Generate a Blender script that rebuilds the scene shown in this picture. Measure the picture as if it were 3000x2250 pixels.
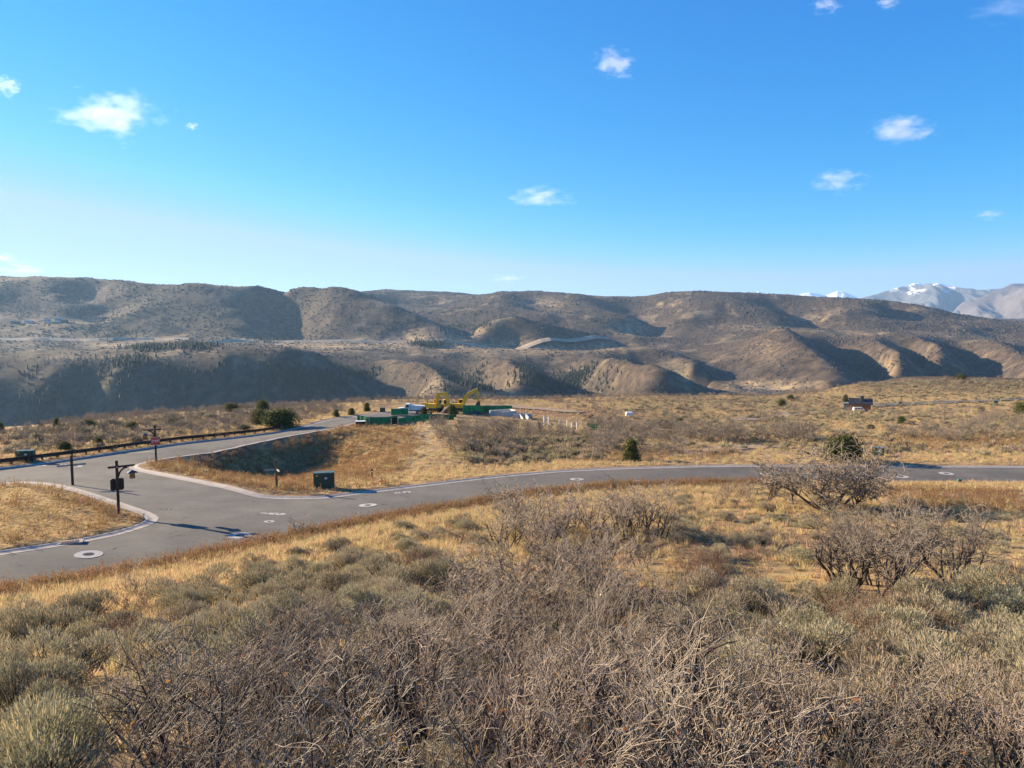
import bpy, bmesh, math, random
import numpy as np
from mathutils import Vector, Matrix, Euler
random.seed(7); rng = np.random.default_rng(7)
R = math.radians
for o in list(bpy.data.objects): bpy.data.objects.remove(o, do_unlink=True)
scene = bpy.context.scene
C = scene.collection

# ------------------------------------------------------------------ camera, sky, sun, exposure
F = 2080.0; PITCH = math.atan(165/2080.0)          # photograph is 3000 x 2250; horizon near row 960
cam = bpy.data.cameras.new('camera'); camo = bpy.data.objects.new('camera', cam); C.objects.link(camo)
cam.sensor_fit = 'HORIZONTAL'; cam.sensor_width = 36.0; cam.lens = F/3000*36.0
cam.clip_start = 0.3; cam.clip_end = 60000
camo.location = (0, 0, 0); camo.rotation_euler = (R(90)-PITCH, 0, 0)
scene.camera = camo
SUN_EL = R(18); SUN_AZ = R(24)                    # to the left, 24 degrees ahead of square-left
SDIR = Vector((-math.cos(SUN_EL)*math.cos(SUN_AZ), math.cos(SUN_EL)*math.sin(SUN_AZ), math.sin(SUN_EL)))
w = bpy.data.worlds.new('World'); scene.world = w; w.use_nodes = True
nt = w.node_tree; nt.nodes.clear()
sky = nt.nodes.new('ShaderNodeTexSky'); sky.sky_type = 'NISHITA'; sky.sun_disc = False
sky.sun_elevation = SUN_EL; sky.sun_rotation = math.atan2(SDIR.x, SDIR.y)
sky.altitude = 2000; sky.air_density = 1.0; sky.dust_density = 0.0; sky.ozone_density = 2.0
STR, EXPO = 0.05, 1.82
bg = nt.nodes.new('ShaderNodeBackground'); bg.inputs[1].default_value = STR
wo = nt.nodes.new('ShaderNodeOutputWorld')
# the photograph's colour grade on the whole sky: one curve per channel
sep = nt.nodes.new('ShaderNodeSeparateColor'); cmb = nt.nodes.new('ShaderNodeCombineColor'); nt.links.new(sky.outputs[0], sep.inputs[0])
KS = STR*2**EXPO
for ch, (gain, power, top) in enumerate(((2.9, 3.7, .42), (.82, .95, .64), (1.05, .42, .98))):
    n0 = None
    for op, val in (('MULTIPLY', KS), ('POWER', power), ('MULTIPLY', gain), ('MINIMUM', top), ('MULTIPLY', 1/KS)):
        m_ = nt.nodes.new('ShaderNodeMath'); m_.operation = op; m_.inputs[1].default_value = val
        nt.links.new(sep.outputs[ch] if n0 is None else n0.outputs[0], m_.inputs[0]); n0 = m_
    nt.links.new(n0.outputs[0], cmb.inputs[ch])
nt.links.new(cmb.outputs[0], bg.inputs[0]); nt.links.new(bg.outputs[0], wo.inputs[0])
sl = bpy.data.lights.new('sun', 'SUN'); so = bpy.data.objects.new('sun', sl); C.objects.link(so)
sl.energy = 5.0; sl.angle = R(0.5); sl.color = (1.0, 0.83, 0.60)
so.rotation_euler = (-SDIR).to_track_quat('-Z', 'Y').to_euler(); so.location = (-300, 120, 200)
scene.view_settings.view_transform = 'Standard'; scene.view_settings.look = 'None'
scene.view_settings.exposure = EXPO; scene.view_settings.gamma = 1.0
scene.cycles.max_bounces = 4; scene.cycles.volume_bounces = 1; scene.cycles.transparent_max_bounces = 8
scene.cycles.use_denoising = True

# ------------------------------------------------------------------ pixel helpers
cp, sp = math.cos(PITCH), math.sin(PITCH)
def P(px, py, Y):
    u = (px-1500)/F; v = (py-1125)/F
    dy = cp - v*sp; dz = -sp - v*cp
    return np.array([u*Y/dy, Y, dz*Y/dy])
def proj(X, Y, Z):
    d = Y*cp - Z*sp; h = Y*sp + Z*cp
    return 1500 + F*X/d, 1125 - F*h/d

# ------------------------------------------------------------------ noise
_perm = np.random.default_rng(3).permutation(512)
def _hash(ix, iy): return _perm[(_perm[ix & 511] + iy) & 511]
def noise2(x, y):
    ix = np.floor(x).astype(np.int64); iy = np.floor(y).astype(np.int64)
    fx = x-ix; fy = y-iy
    u = fx*fx*fx*(fx*(fx*6-15)+10); v = fy*fy*fy*(fy*(fy*6-15)+10)
    def g(dx, dy):
        h = _hash(ix+dx, iy+dy)/512.0*2*np.pi
        return np.cos(h)*(fx-dx) + np.sin(h)*(fy-dy)
    return ((g(0,0)*(1-u)+g(1,0)*u)*(1-v) + (g(0,1)*(1-u)+g(1,1)*u)*v)*1.5
def fbm(x, y, o=4):
    s = 0; a = 1; f = 1
    for k in range(o):
        s = s + a*noise2(x*f+17.3*k, y*f-9.1*k); a *= .5; f *= 2.03
    return s
def ridged(x, y, o=4):
    s = 0; a = 1; f = 1
    for k in range(o):
        s = s + a*(1-2*np.abs(noise2(x*f+5.3*k, y*f+8.1*k))); a *= .5; f *= 2.1
    return s
def smooth(a, b, x):
    t = np.clip((x-a)/(b-a), 0, 1); return t*t*(3-2*t)

# ------------------------------------------------------------------ road outlines (photo column, row, distance)
MAIN_NEAR = [(-420,1800,29.5),(-200,1768,32),(0,1732,35.5),(253,1685,39),(466,1649,41.7),(593,1620,44),(800,1580,47.5),(1076,1521,54),(1279,1490,58.5),(1500,1450,64.5),(1700,1428,70),(1852,1418,73.5),(2200,1412,76.2),(2623,1412,76.8),(3000,1413,77.3),(3300,1414,77.8),(3600,1414,78.3)]
MAIN_FAR = [(845,1463,62),(953,1460,62.6),(1062,1447,65),(1242,1425,69),(1400,1406,73.2),(1581,1388,77.8),(1762,1377,81),(2000,1370,83.2),(2200,1367.5,84.2),(2612,1369,84.8),(3000,1370,85.2),(3300,1371,85.6),(3600,1371,86)]
RIGHT_CORNER = [(845,1463,62),(790,1461,62),(736,1453,62.5),(651,1430,65),(506,1401,70),(430,1386,73.4),(398,1379.5,75),(380,1371,76.7),(385,1364,78.4),(410,1357,80.2),(452,1347,83)]
SIDE_NEAR = [(452,1347,83),(506,1339,86),(615,1324,91.5),(700,1306,97),(790,1287,104),(881,1270,110),(940,1260,114),(989,1251,118),(1043,1237,124),(1100,1228,130),(1180,1222,137),(1260,1219,141)]
SIDE_FAR = [(-420,1424,58),(-200,1396,66),(0,1375,72),(145,1357,78),(362,1326,88),(542,1300,98),(700,1283,107),(808,1269,113.5),(881,1255,119),(917,1244,123),(971,1231,129),(1045,1220,136),(1145,1209,146),(1260,1203,155)]
LEFT_ISLAND = [(-420,1692,35),(-200,1659,38),(0,1627,41),(202,1596,44),(300,1578,46),(362,1563,47.6),(420,1545,49.8),(452,1533,51.3),(464,1523,52.4),(460,1513,53.2),(434,1499,54.5),(362,1475,57),(253,1439,61),(190,1423,63.3),(145,1415,64.6),(83,1411,65.5),(30,1413,65.3),(-60,1422,64),(-200,1442,60.5),(-420,1480,54)]
def pl3(pts): return np.array([P(*p) for p in pts])
def catmull(pts, step):
    pts = np.asarray(pts, float); out = []
    n = len(pts)
    for i in range(n-1):
        p0 = pts[max(i-1,0)]; p1 = pts[i]; p2 = pts[i+1]; p3 = pts[min(i+2,n-1)]
        m = max(1, int(round(np.linalg.norm((p2-p1)[:2])/step)))
        for k in range(m):
            t = k/m
            out.append(.5*((2*p1)+(-p0+p2)*t+(2*p0-5*p1+4*p2-p3)*t*t+(-p0+3*p1-3*p2+p3)*t**3))
    out.append(pts[-1]); return np.array(out)
L_main_near = catmull(pl3(MAIN_NEAR), 1.0)
L_right = np.vstack([catmull(pl3(RIGHT_CORNER), .6)[::-1][:-1], catmull(pl3(MAIN_FAR), 1.0)])   # from the side road round the corner to the main road
L_side_near = catmull(pl3(SIDE_NEAR), 1.0)
L_right_all = np.vstack([L_side_near[::-1][:-1], L_right])
L_side_far = catmull(pl3(SIDE_FAR), 1.0)
L_left = catmull(pl3(LEFT_ISLAND), .6)

# distance to the road surface (negative inside)
def poly_dist(x, y, poly):
    x = np.asarray(x, float).ravel(); y = np.asarray(y, float).ravel()
    best = np.full(len(x), 1e9); inside = np.zeros(len(x), bool)
    n = len(poly)
    for i in range(n):
        ax, ay = poly[i][:2]; bx, by = poly[(i+1) % n][:2]
        dx, dy = bx-ax, by-ay; L2 = dx*dx+dy*dy+1e-12
        t = np.clip(((x-ax)*dx+(y-ay)*dy)/L2, 0, 1)
        best = np.minimum(best, (x-ax-t*dx)**2+(y-ay-t*dy)**2)
        c = ((ay > y) != (by > y)) & (x < (bx-ax)*(y-ay)/(by-ay+1e-15)+ax)
        inside ^= c
    d = np.sqrt(best); return np.where(inside, -d, d)
ROAD_POLY = np.vstack([L_main_near, L_right_all[::-1], L_side_far[::-1]])[:, :2]      # one outline, the left island is cut from it
def dec(a, k): return np.vstack([a[::k], a[-1:]])
RP = np.vstack([dec(L_main_near,2), dec(L_right_all[::-1],2), dec(L_side_far[::-1],2)])[:, :2]
LP = dec(L_left,2)[:, :2]
def road_dist(x, y):
    x = np.asarray(x, float).ravel(); y = np.asarray(y, float).ravel()
    out = np.full(len(x), 60.0)
    near = (np.abs(x) < 190) & (y > 15) & (y < 190)
    if near.any():
        a = poly_dist(x[near], y[near], RP); b = poly_dist(x[near], y[near], LP)
        out[near] = np.maximum(a, -b)
    return out
# ------------------------------------------------------------------ terrain control points
CT = []                                       # x, y, z, softness
def rem(Y): return Y if not 1900 < Y < 6000 else 1900+(Y-1900)*.55      # hills stand closer and steeper
def add(px, py, Y, e=.03): Y = rem(Y); p = P(px, py, Y); CT.append((p[0], p[1], p[2], max(1.0, Y*e)))
def addp(lst, e=.03):
    for q in lst: add(*q, e)
def addl(lst, step, e=.03, dz=0):
    for p in catmull(pl3([(a, b, rem(c)) for a, b, c in lst]), step): CT.append((p[0], p[1], p[2]+dz, max(1.0, p[1]*e)))
for L in (L_main_near, L_right_all, L_side_far, L_left):
    last = None
    for p in L:
        if last is None or np.linalg.norm((p-last)[:2]) > 3.2:
            CT.append((p[0], p[1], p[2], 1.5)); last = p
# the carriageway itself, level between its edges
_ed = np.vstack([L_main_near[::2], L_right_all[::2], L_side_far[::2], L_left[::2]])
_gx, _gy = np.meshgrid(np.arange(-72, 112, 2.6), np.arange(24, 160, 2.6)); _gx = _gx.ravel(); _gy = _gy.ravel(); _k = road_dist(_gx, _gy) < -1.1
for _x, _y in zip(_gx[_k], _gy[_k]):
    _w = 1/((_ed[:,0]-_x)**2+(_ed[:,1]-_y)**2+.5)**1.5; _z = (_w*_ed[:,2]).sum()/_w.sum(); CT.append((_x, _y, _z, 1.5))
# foreground slope
addp([(1500,2250,9.6),(1500,2050,14),(1500,1860,20),(1500,1735,27),(1500,1610,38),(1500,1525,49),
      (100,2250,10.2),(100,2100,13.6),(100,1920,20.5),(100,1810,27),(500,1800,27),(500,1700,35.5),(500,2050,14.4),(1000,1600,42),(1000,1700,32),
      (1000,1850,20.8),(1000,2050,14),(2000,1500,53.5),(2000,1600,38.5),(2000,1750,26),(2000,1900,18.2),(2000,2100,12.8),
      (2500,1750,26.6),(2500,1900,18.4),(2500,2100,12.8),(2500,1600,39.5),(2500,1480,58),(2300,1500,55),(2800,1550,46),(2900,1450,66),(2900,1700,30),(2900,1950,17),(2900,2250,9.8),(2900,2100,12.6),
      (3500,2250,9.6),(3500,1700,30),(3500,1500,55),(-500,2250,10.2),(-500,1950,22)])
for x, y, z in [(0,0,-3.2),(0,-12,-1.5),(-15,-5,-3),(15,-5,-3),(0,4,-4.4),(-12,4,-4.9),(14,4,-4.6),(-40,0,-6),(45,0,-5.5),(-60,20,-11),(70,30,-11),(90,60,-15.5),(-70,40,-14)]:
    CT.append((x, y, z, 2))
# hollow between the two roads, knoll and plateau
addp([(600,1382,84.5),(700,1408,87.5),(800,1408,90.5),(900,1392,94.5),(980,1370,99.5),(640,1368,88.3),(760,1356,95.5),(860,1332,102),(960,1312,108),
      (560,1377,78.5),(660,1405,74),(750,1418,72),(860,1420,74),(1000,1398,80),(1100,1370,87),(1150,1340,94),(1200,1300,105),(1260,1250,118),(1230,1275,111),
      (1000,1268,113),(1080,1262,117),(1060,1300,107),(1300,1330,95),(1350,1380,82),(1350,1290,106)], .02)
addp([(1500,1260,120),(1500,1310,104),(1500,1350,92),(1500,1380,82.5),(1900,1330,98),(1900,1350,90),(1900,1260,130),(2200,1300,115),(2200,1340,95),(2200,1250,150),(2600,1300,114),(2600,1345,93),(2900,1300,113),
      (2900,1340,95),(2900,1250,145),(2600,1235,163),(2450,1204,232),(2550,1200,238),(2800,1186,240),(3000,1172,250),(2300,1200,222),(2200,1185,240),(2600,1112,400),(2800,1106,400),(3000,1112,390),(3300,1115,380),(3600,1120,370),
      (2600,1160,290),(2800,1150,300),(3000,1145,310),(2350,1152,300),(2470,1130,350),(2100,1158,270),(1900,1160,250),(1900,1200,188),(1700,1165,235),(1700,1200,180),(1700,1240,148),(1500,1172,220),(1500,1195,180),(1500,1225,146),(1380,1170,205),(1380,1205,160),
      (1250,1205,158),(1250,1170,205),(1100,1172,195),(1100,1205,150),(900,1187,175),(900,1215,140),(700,1197,165),(700,1240,130),(500,1208,150),(500,1250,120),(300,1230,132),(300,1275,106),(100,1248,118),(100,1300,94),(0,1268,108),(0,1320,87),(-300,1300,95),(-300,1350,75),(-700,1330,85),(3500,1300,110),(3500,1200,200)], .02)
for a, b, Y in [(-700,1340,130),(-300,1320,145),(0,1300,160),(100,1290,165),(300,1280,180),(500,1270,205),(700,1260,230),(900,1255,250),(1100,1250,275),(1300,1250,290),(1500,1250,300),(1700,1245,320),(1900,1240,340),(2100,1235,360),(2350,1220,400),(2600,1190,520),(2800,1180,540),(3000,1180,540),(3400,1190,520)]:
    add(a, b, Y)
# canyon floor
for X, Y, z in [(-1400,860,-175),(-1000,870,-172),(-700,890,-168),(-450,900,-166),(-200,910,-162),(0,920,-155),(200,940,-150),(350,1000,-130),(480,1120,-112),(700,1000,-118),(1000,1000,-120),(1400,1000,-120),(-300,560,-110),(0,580,-105),(300,620,-100),(-700,520,-110),(600,740,-95),(1000,760,-95),(-1800,840,-165),(1900,1000,-120)]:
    CT.append((X, Y, z, 40))
addl([(2330,1146,1150),(2220,1128,1250),(2150,1118,1300),(2090,1078,1480),(2020,1045,1680),(1960,1015,1880),(1900,990,2050)], 60)
# escarpment below the bench: edge, spurs (nearer, higher), gullies (cut back, lower)
addl([(-900,1106,1130),(-400,1106,1130),(0,1104,1130),(150,1100,1120),(330,1106,1110),(480,1088,1130),(650,1078,1140),(800,1064,1160),(950,1046,1220)], 70, .008)
def xyz(px, Y, z): CT.append(((px-1500)/F*Y, Y, z, 8))
for px in (-700,-400,-150,60,250,400,560,700,830,940): xyz(px, 1035 if px < 800 else 1075, -162); xyz(px+70, 1000, -168)
for px, q in ((450,-112),): xyz(px, 1068, q)
for px in (250,620): xyz(px, 1090, -128)
addl([(990,1048,1330),(1060,1090,1270),(1130,1140,1180),(1185,1200,1080)], 45, .006, -16)
addl([(1150,1058,1340),(1225,1068,1220),(1268,1084,1130),(1286,1120,1040),(1262,1180,950)], 36, .004)
addl([(1340,1078,1400),(1385,1120,1320),(1430,1165,1220),(1470,1215,1100)], 40, .006, -16)
addl([(1420,1060,1400),(1485,1070,1240),(1512,1092,1140),(1506,1140,1040),(1482,1185,950)], 36, .004)
addl([(1600,1085,1420),(1680,1130,1320),(1770,1165,1210),(1860,1200,1100)], 40, .006, -16)
addl([(1710,1045,1500),(1790,1050,1330),(1842,1062,1230),(1880,1098,1120),(1890,1140,1030)], 36, .004)
addl([(1880,1050,1500),(1950,1100,1380),(2040,1150,1260)], 45, .006, -16)
addl([(1990,1038,1600),(2015,1062,1390),(2045,1100,1250),(2140,1132,1150),(2260,1160,1060)], 45, .005)
for px, Y_, q in ((1390,1180,-140),(1440,1110,-152),(1600,1200,-138),(1680,1140,-150),(1780,1110,-152),(1960,1240,-132),(2040,1180,-136),(1100,1130,-150)): xyz(px, Y_, q)
# bench with the valley road
for Y, L in [(1800,[(-900,990),(-400,993),(0,996),(300,1000),(500,1003),(700,1004),(860,1003),(1000,1003),(1150,1003),(1300,1003)]),(1900,[(1500,1003),(1700,1001)]),
             (1520,[(-900,1048),(-400,1048),(0,1047),(150,1050),(300,1045),(450,1040),(600,1038),(750,1030)]),(1600,[(900,1020),(1050,1025),(1200,1028),(1350,1030),(1500,1030),(1650,1030),(1800,1025),(1900,1025)])]:
    for a, b in L: add(a, b, Y, .03)
addp([(1770,996,2000),(1850,985,2100)])
# hills above the bench, left to right: crest, face and gully lines
SKY = [(-1500,790,3000),(-900,800,2950),(-400,808,2900),(0,814,2900),(110,812,2880),(194,812,2860),(221,811.5,2850),(238,818,2850),(339,824,2820),(430,832,2800),(588,836,2750),(700,841,2700),(768,848,2680),(850,852,2650),(904,851,2600),(963,845,2500),(1000,849,2500),(1059,861,2500)]
addl(SKY, 120, .008)
addp([(0,880,2450),(150,890,2400),(300,885,2450),(450,870,2450),(-400,880,2450),(-900,880,2450),(140,948,2050),(60,950,2050),(230,946,2080),(330,940,2150),(0,965,1950),(0,930,2150),(450,930,2150),(550,960,2000),(300,975,1930),(-400,950,2050),(-900,950,2050)])
addl([(560,845,2650),(630,880,2430),(690,925,2200),(725,970,2000)], 90, .015, dz=10)
addl([(800,858,2650),(850,900,2480),(866,945,2250),(850,988,1960)], 90, .01, dz=-26)
addl([(900,940,2250),(930,890,2400)], 90)
addl([(963,845,2500),(1060,878,2350),(1150,903,2200),(1230,932,2070),(1285,955,1960)], 80, .01, dz=4)
addl([(1130,882,2750),(1250,915,2550),(1330,945,2250),(1370,970,2050)], 90, .015, dz=-26)
addp([(1000,960,2000),(1100,970,1950),(1200,980,1900)])
addl([(120,835,2700),(160,880,2450),(190,920,2250)], 90, .01, 10); addl([(250,850,2650),(290,900,2350),(300,935,2150)], 90, .01, -18)
addl([(400,845,2680),(430,890,2400),(450,930,2150)], 90, .01, 10); addl([(1470,868,3400),(1480,890,3000),(1500,915,2700)], 90, .01, 8); addl([(1560,872,3300),(1590,905,2800)], 90, .01, -16)
addl([(2450,882,2750),(2500,915,2450),(2540,945,2200)], 90, .01, 8); addl([(2600,895,2650),(2660,930,2350)], 90, .01, -16); addl([(2000,875,3050),(2020,905,2700)], 90, .01, 8)
addl([(1059,861,3600),(1108,853,4700),(1194,858,4700),(1321,857,4700),(1400,868,4500)], 200, .01)
addp([(1200,888,3600),(1320,890,3500),(1300,905,3000)])
addl([(1375,867,3900),(1479,856.5,3600),(1560,857,3550),(1651,860.5,3500),(1740,868,3450),(1823,874,3400),(1931,864,3300),(2000,858.5,3200),(2131,860,3100),(2271,865,3000),(2407,870,2900),(2560,877,2800),(2640,892,2700),(2705,904,2600),(2827,925,2500),(2949,942,2400),(3100,955,2300),(3500,960,2300),(4200,950,2400)], 120, .008)
addl([(1651,860.5,3500),(1690,885,3100),(1760,910,2780),(1860,940,2450)], 90, .01, dz=4)
addl([(1840,890,3150),(1900,925,2700),(1915,955,2350),(1890,975,2150)], 90, .01, dz=-28)
addp([(1960,900,2900),(1500,885,3100),(1600,900,2800),(1640,930,2450),(1400,895,3100),(1350,925,2650),(1550,932,2400),(1700,955,2250),(1780,965,2200)])
addl([(1400,962,2060),(1460,945,2010),(1520,940,2000),(1590,953,1980),(1680,978,1950),(1740,996,1930)], 70, .01, dz=3)
addp([(1500,958,2200),(1600,968,2200),(1420,990,1900),(1560,992,1890)])
addl([(2060,880,2900),(2150,885,2750),(2240,908,2520),(2310,940,2300)], 80, .01, dz=6)
addl([(2270,893,2750),(2345,930,2420),(2370,955,2150)], 80, .01, dz=-24)
addp([(2000,935,2400),(2100,945,2300),(2200,957,2100),(2420,935,2300),(2450,900,2600),(2600,935,2250),(2750,945,2150),(2600,905,2550),(2100,985,1950),(2050,1000,1900),(2900,965,2100),(3100,975,2000),(3500,985,1900)])
# front right hill with its ribs
addl([(2100,1062,1520),(2140,1030,1570),(2210,998,1620),(2285,967,1640),(2330,982,1500),(2352,1010,1390),(2385,1045,1300),(2440,1082,1220),(2430,1125,1130)], 40, .004)
addp([(2250,1060,1400),(2200,1100,1310),(2330,1110,1240),(2400,965,1850),(2520,968,1850),(2700,982,1850),(2900,990,1850),(3050,1000,1750),(3500,1010,1700)])
addl([(2440,1020,1640),(2510,1075,1500),(2590,1125,1340),(2640,1160,1200)], 45, .005)
addl([(2560,982,1640),(2600,1012,1450),(2622,1055,1310),(2640,1095,1200)], 40, .004)
addl([(2655,1050,1560),(2700,1105,1410),(2740,1150,1230)], 45, .005)
addl([(2690,990,1640),(2718,1008,1490),(2742,1052,1340),(2768,1105,1190)], 40, .004)
addl([(2810,1050,1600),(2870,1105,1430),(2940,1155,1230)], 45, .005)
addl([(2870,998,1660),(2925,1010,1520),(2975,1045,1380),(3010,1098,1220)], 40, .004)
addl([(3080,1070,1520),(3150,1125,1340)], 60, .008); addp([(3300,1060,1400),(3600,1080,1300)])
for q in SKY[::3]: p = P(q[0], q[1], rem(q[2])); CT.append((p[0]*1.15, p[1]*1.15, p[2]-60, 60)); CT.append((p[0]*1.7, p[1]*1.7, p[2]-160, 100))
for a, b, Y in [(1150,875,5400),(1300,875,5400),(1500,880,4300),(1700,885,4200),(1900,885,4000),(2100,885,3800),(2300,890,3600),(2500,905,3400),(2700,935,3200),(2900,955,3000),(3200,965,2900),(3800,965,3000),
                (1200,910,7500),(1600,910,7500),(2000,925,7500),(2400,945,7500),(2800,950,7500),(3200,950,7500)]: add(a, b, Y, .05)
for X, Y, z in [(-9000,9000,40),(-4000,12000,20),(0,14000,0),(4000,14000,0),(9000,11000,0),(-4500,3000,150),(-3500,1500,0),(-2500,800,-160),(3500,1500,-60),(3000,800,-110),(5500,3000,40),(2000,300,-80),(-1500,300,-100),(400,300,-30),(300,120,-22),(-250,100,-60),(-120,40,-22),(200,20,-8)]:
    CT.append((X, Y, z, max(20, .03*Y)))
CT = np.array(CT)
# thin out points closer together than their softness allows
def _thin(A):
    keep = []; 
    for i, a in enumerate(A):
        ok = True
        for j in keep:
            b = A[j]
            if (a[0]-b[0])**2+(a[1]-b[1])**2 < (0.012*max(20, a[1]))**2 : ok = False; break
        if ok: keep.append(i)
    return A[keep]
CT = _thin(CT)
def _phi(x, y, E):
    S = 1.0
    return np.sqrt((x[:,None]-CT[None,:,0])**2 + (y[:,None]-CT[None,:,1])**2 + E[None,:]**2)
_A = _phi(CT[:,0], CT[:,1], CT[:,3])
_n = len(CT)
_M = np.zeros((_n+3, _n+3)); _M[:_n,:_n] = _A; _M[:_n,_n] = 1; _M[:_n,_n+1] = CT[:,0]/1000; _M[:_n,_n+2] = CT[:,1]/1000
_M[_n,:_n] = 1; _M[_n+1,:_n] = CT[:,0]/1000; _M[_n+2,:_n] = CT[:,1]/1000
_W = np.linalg.lstsq(_M, np.concatenate([CT[:,2], [0,0,0]]), rcond=1e-10)[0]
def base_h(x, y):
    x = np.asarray(x, float).ravel(); y = np.asarray(y, float).ravel(); out = np.empty(len(x))
    for i in range(0, len(x), 20000):
        s = slice(i, i+20000)
        out[s] = _phi(x[s], y[s], CT[:,3])@_W[:_n] + _W[_n] + x[s]/1000*_W[_n+1] + y[s]/1000*_W[_n+2]
    return out
def ground_z(x, y, rd=None):
    x = np.asarray(x, float).ravel(); y = np.asarray(y, float).ravel()
    if rd is None: rd = road_dist(x, y)
    z = base_h(x, y); r = np.hypot(x, y)
    off = smooth(1.0, 4.0, rd)
    z = z + off*(fbm(x/7, y/7, 3)*.10*smooth(6, 20, r) + fbm(x/2.1, y/2.1, 2)*.03) 
    far = smooth(380, 800, r)
    if far.any():
        k = smooth(700, 1400, r)
        z = z + far*(ridged(x/330, y/330, 4)*5*k + fbm(x/110, y/110, 3)*2.2 - 2*k) 
    return z
def gz(x, y): return float(ground_z([x], [y])[0])
def on_ground(px, py, y0=5, y1=420):
    """point where the pixel's ray meets the ground"""
    Ys = np.geomspace(y0, y1, 500); u = (px-1500)/F; v = (py-1125)/F
    dy = cp - v*sp; dz = -sp - v*cp
    X = u*Ys/dy; Z = dz*Ys/dy
    d = Z - ground_z(X, Ys)
    k = np.argmax(d < 0)
    if d[k] >= 0: k = len(Ys)-1
    if k > 0:
        t = d[k-1]/(d[k-1]-d[k]+1e-9); Y = Ys[k-1]+(Ys[k]-Ys[k-1])*t
    else: Y = Ys[0]
    X = u*Y/dy
    return Vector((X, Y, gz(X, Y)))

# ------------------------------------------------------------------ material helpers
def newmat(name):
    m = bpy.data.materials.new(name); m.use_nodes = True
    nt = m.node_tree; b = nt.nodes['Principled BSDF']
    return m, nt, b
def N(nt, t, **kw):
    n = nt.nodes.new(t)
    for k, v in kw.items():
        if k.startswith('i_'):
            key = k[2:]; key = int(key) if key.isdigit() else key.replace('_', ' ')
            n.inputs[key].default_value = v
        else: setattr(n, k, v)
    return n
def mixc(nt, fac, a, b, mode='MIX'):
    n = nt.nodes.new('ShaderNodeMix'); n.data_type = 'RGBA'; n.blend_type = mode
    for s, v in ((n.inputs[0], fac), (n.inputs[6], a), (n.inputs[7], b)):
        if hasattr(v, 'links') or isinstance(v, bpy.types.NodeSocket): nt.links.new(v, s)
        elif isinstance(v, (int, float)): s.default_value = v
        else: s.default_value = (*v, 1) if len(v) == 3 else v
    return n.outputs[2]
def ramp(nt, fac, stops):
    n = nt.nodes.new('ShaderNodeValToRGB'); nt.links.new(fac, n.inputs[0])
    e = n.color_ramp.elements
    while len(e) < len(stops): e.new(.5)
    for k, (p, c) in enumerate(stops):
        e[k].position = p; e[k].color = (*c, 1) if len(c) == 3 else c
    return n.outputs[0]
def rampf(nt, fac, a, b):
    return ramp(nt, fac, [(a, (0,0,0)), (b, (1,1,1))])
def pos(nt):
    return nt.nodes.new('ShaderNodeNewGeometry').outputs['Position']
def noise_n(nt, vec, scale, detail=4, rough=.55, stretch=None):
    if stretch:
        mp = nt.nodes.new('ShaderNodeMapping'); mp.inputs['Scale'].default_value = stretch
        nt.links.new(vec, mp.inputs[0]); vec = mp.outputs[0]
    n = nt.nodes.new('ShaderNodeTexNoise'); n.inputs['Scale'].default_value = scale
    n.inputs['Detail'].default_value = detail; n.inputs['Roughness'].default_value = rough
    nt.links.new(vec, n.inputs['Vector']); return n.outputs['Fac']
def bump_n(nt, b, h, strength=.4, dist=.02):
    n = nt.nodes.new('ShaderNodeBump'); n.inputs['Strength'].default_value = strength; n.inputs['Distance'].default_value = dist
    nt.links.new(h, n.inputs['Height']); nt.links.new(n.outputs[0], b.inputs['Normal'])
def simple(name, c1, c2=None, scale=6, rough=.8, bump=0, dist=.01, metal=0, world=False, rnd=0, spec=.3, hue=1):
    """two-tone noise material; rnd shifts the tone from object to object"""
    m, nt, b = newmat(name); b.inputs['Roughness'].default_value = rough; b.inputs['Metallic'].default_value = metal
    b.inputs['Specular IOR Level'].default_value = spec
    vec = pos(nt) if world else nt.nodes.new('ShaderNodeTexCoord').outputs['Object']
    c2 = c2 or tuple(x*.75 for x in c1)
    f = noise_n(nt, vec, scale, 5)
    col = mixc(nt, rampf(nt, f, .35, .68), c1, c2)
    if rnd:
        oi = nt.nodes.new('ShaderNodeObjectInfo')
        h = nt.nodes.new('ShaderNodeHueSaturation'); nt.links.new(col, h.inputs['Color'])
        mr = N(nt, 'ShaderNodeMapRange', i_3=1-rnd, i_4=1+rnd); nt.links.new(oi.outputs['Random'], mr.inputs[0]); nt.links.new(mr.outputs[0], h.inputs['Value'])
        mu = N(nt, 'ShaderNodeMath', operation='MULTIPLY', i_1=37.7); nt.links.new(oi.outputs['Random'], mu.inputs[0])
        fr = N(nt, 'ShaderNodeMath', operation='FRACT'); nt.links.new(mu.outputs[0], fr.inputs[0])
        m2 = N(nt, 'ShaderNodeMapRange', i_3=.5-.03*hue, i_4=.5+.02*hue); nt.links.new(fr.outputs[0], m2.inputs[0]); nt.links.new(m2.outputs[0], h.inputs['Hue'])
        col = h.outputs[0]
    nt.links.new(col, b.inputs['Base Color'])
    if bump: bump_n(nt, b, f, bump, dist)
    return m
def leafmat(name, c1, c2, scale=2.0, trans=.35, rnd=.2):
    """thin leaves, grass and seed heads: light passes through"""
    m = simple(name, c1, c2, scale, .75, rnd=rnd, spec=.15); nt = m.node_tree
    b = nt.nodes['Principled BSDF']; out = nt.nodes['Material Output']
    src = b.inputs['Base Color'].links[0].from_socket
    t = nt.nodes.new('ShaderNodeBsdfTranslucent'); nt.links.new(src, t.inputs[0])
    mx = nt.nodes.new('ShaderNodeMixShader'); mx.inputs[0].default_value = trans
    nt.links.new(b.outputs[0], mx.inputs[1]); nt.links.new(t.outputs[0], mx.inputs[2]); nt.links.new(mx.outputs[0], out.inputs[0])
    return m

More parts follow.
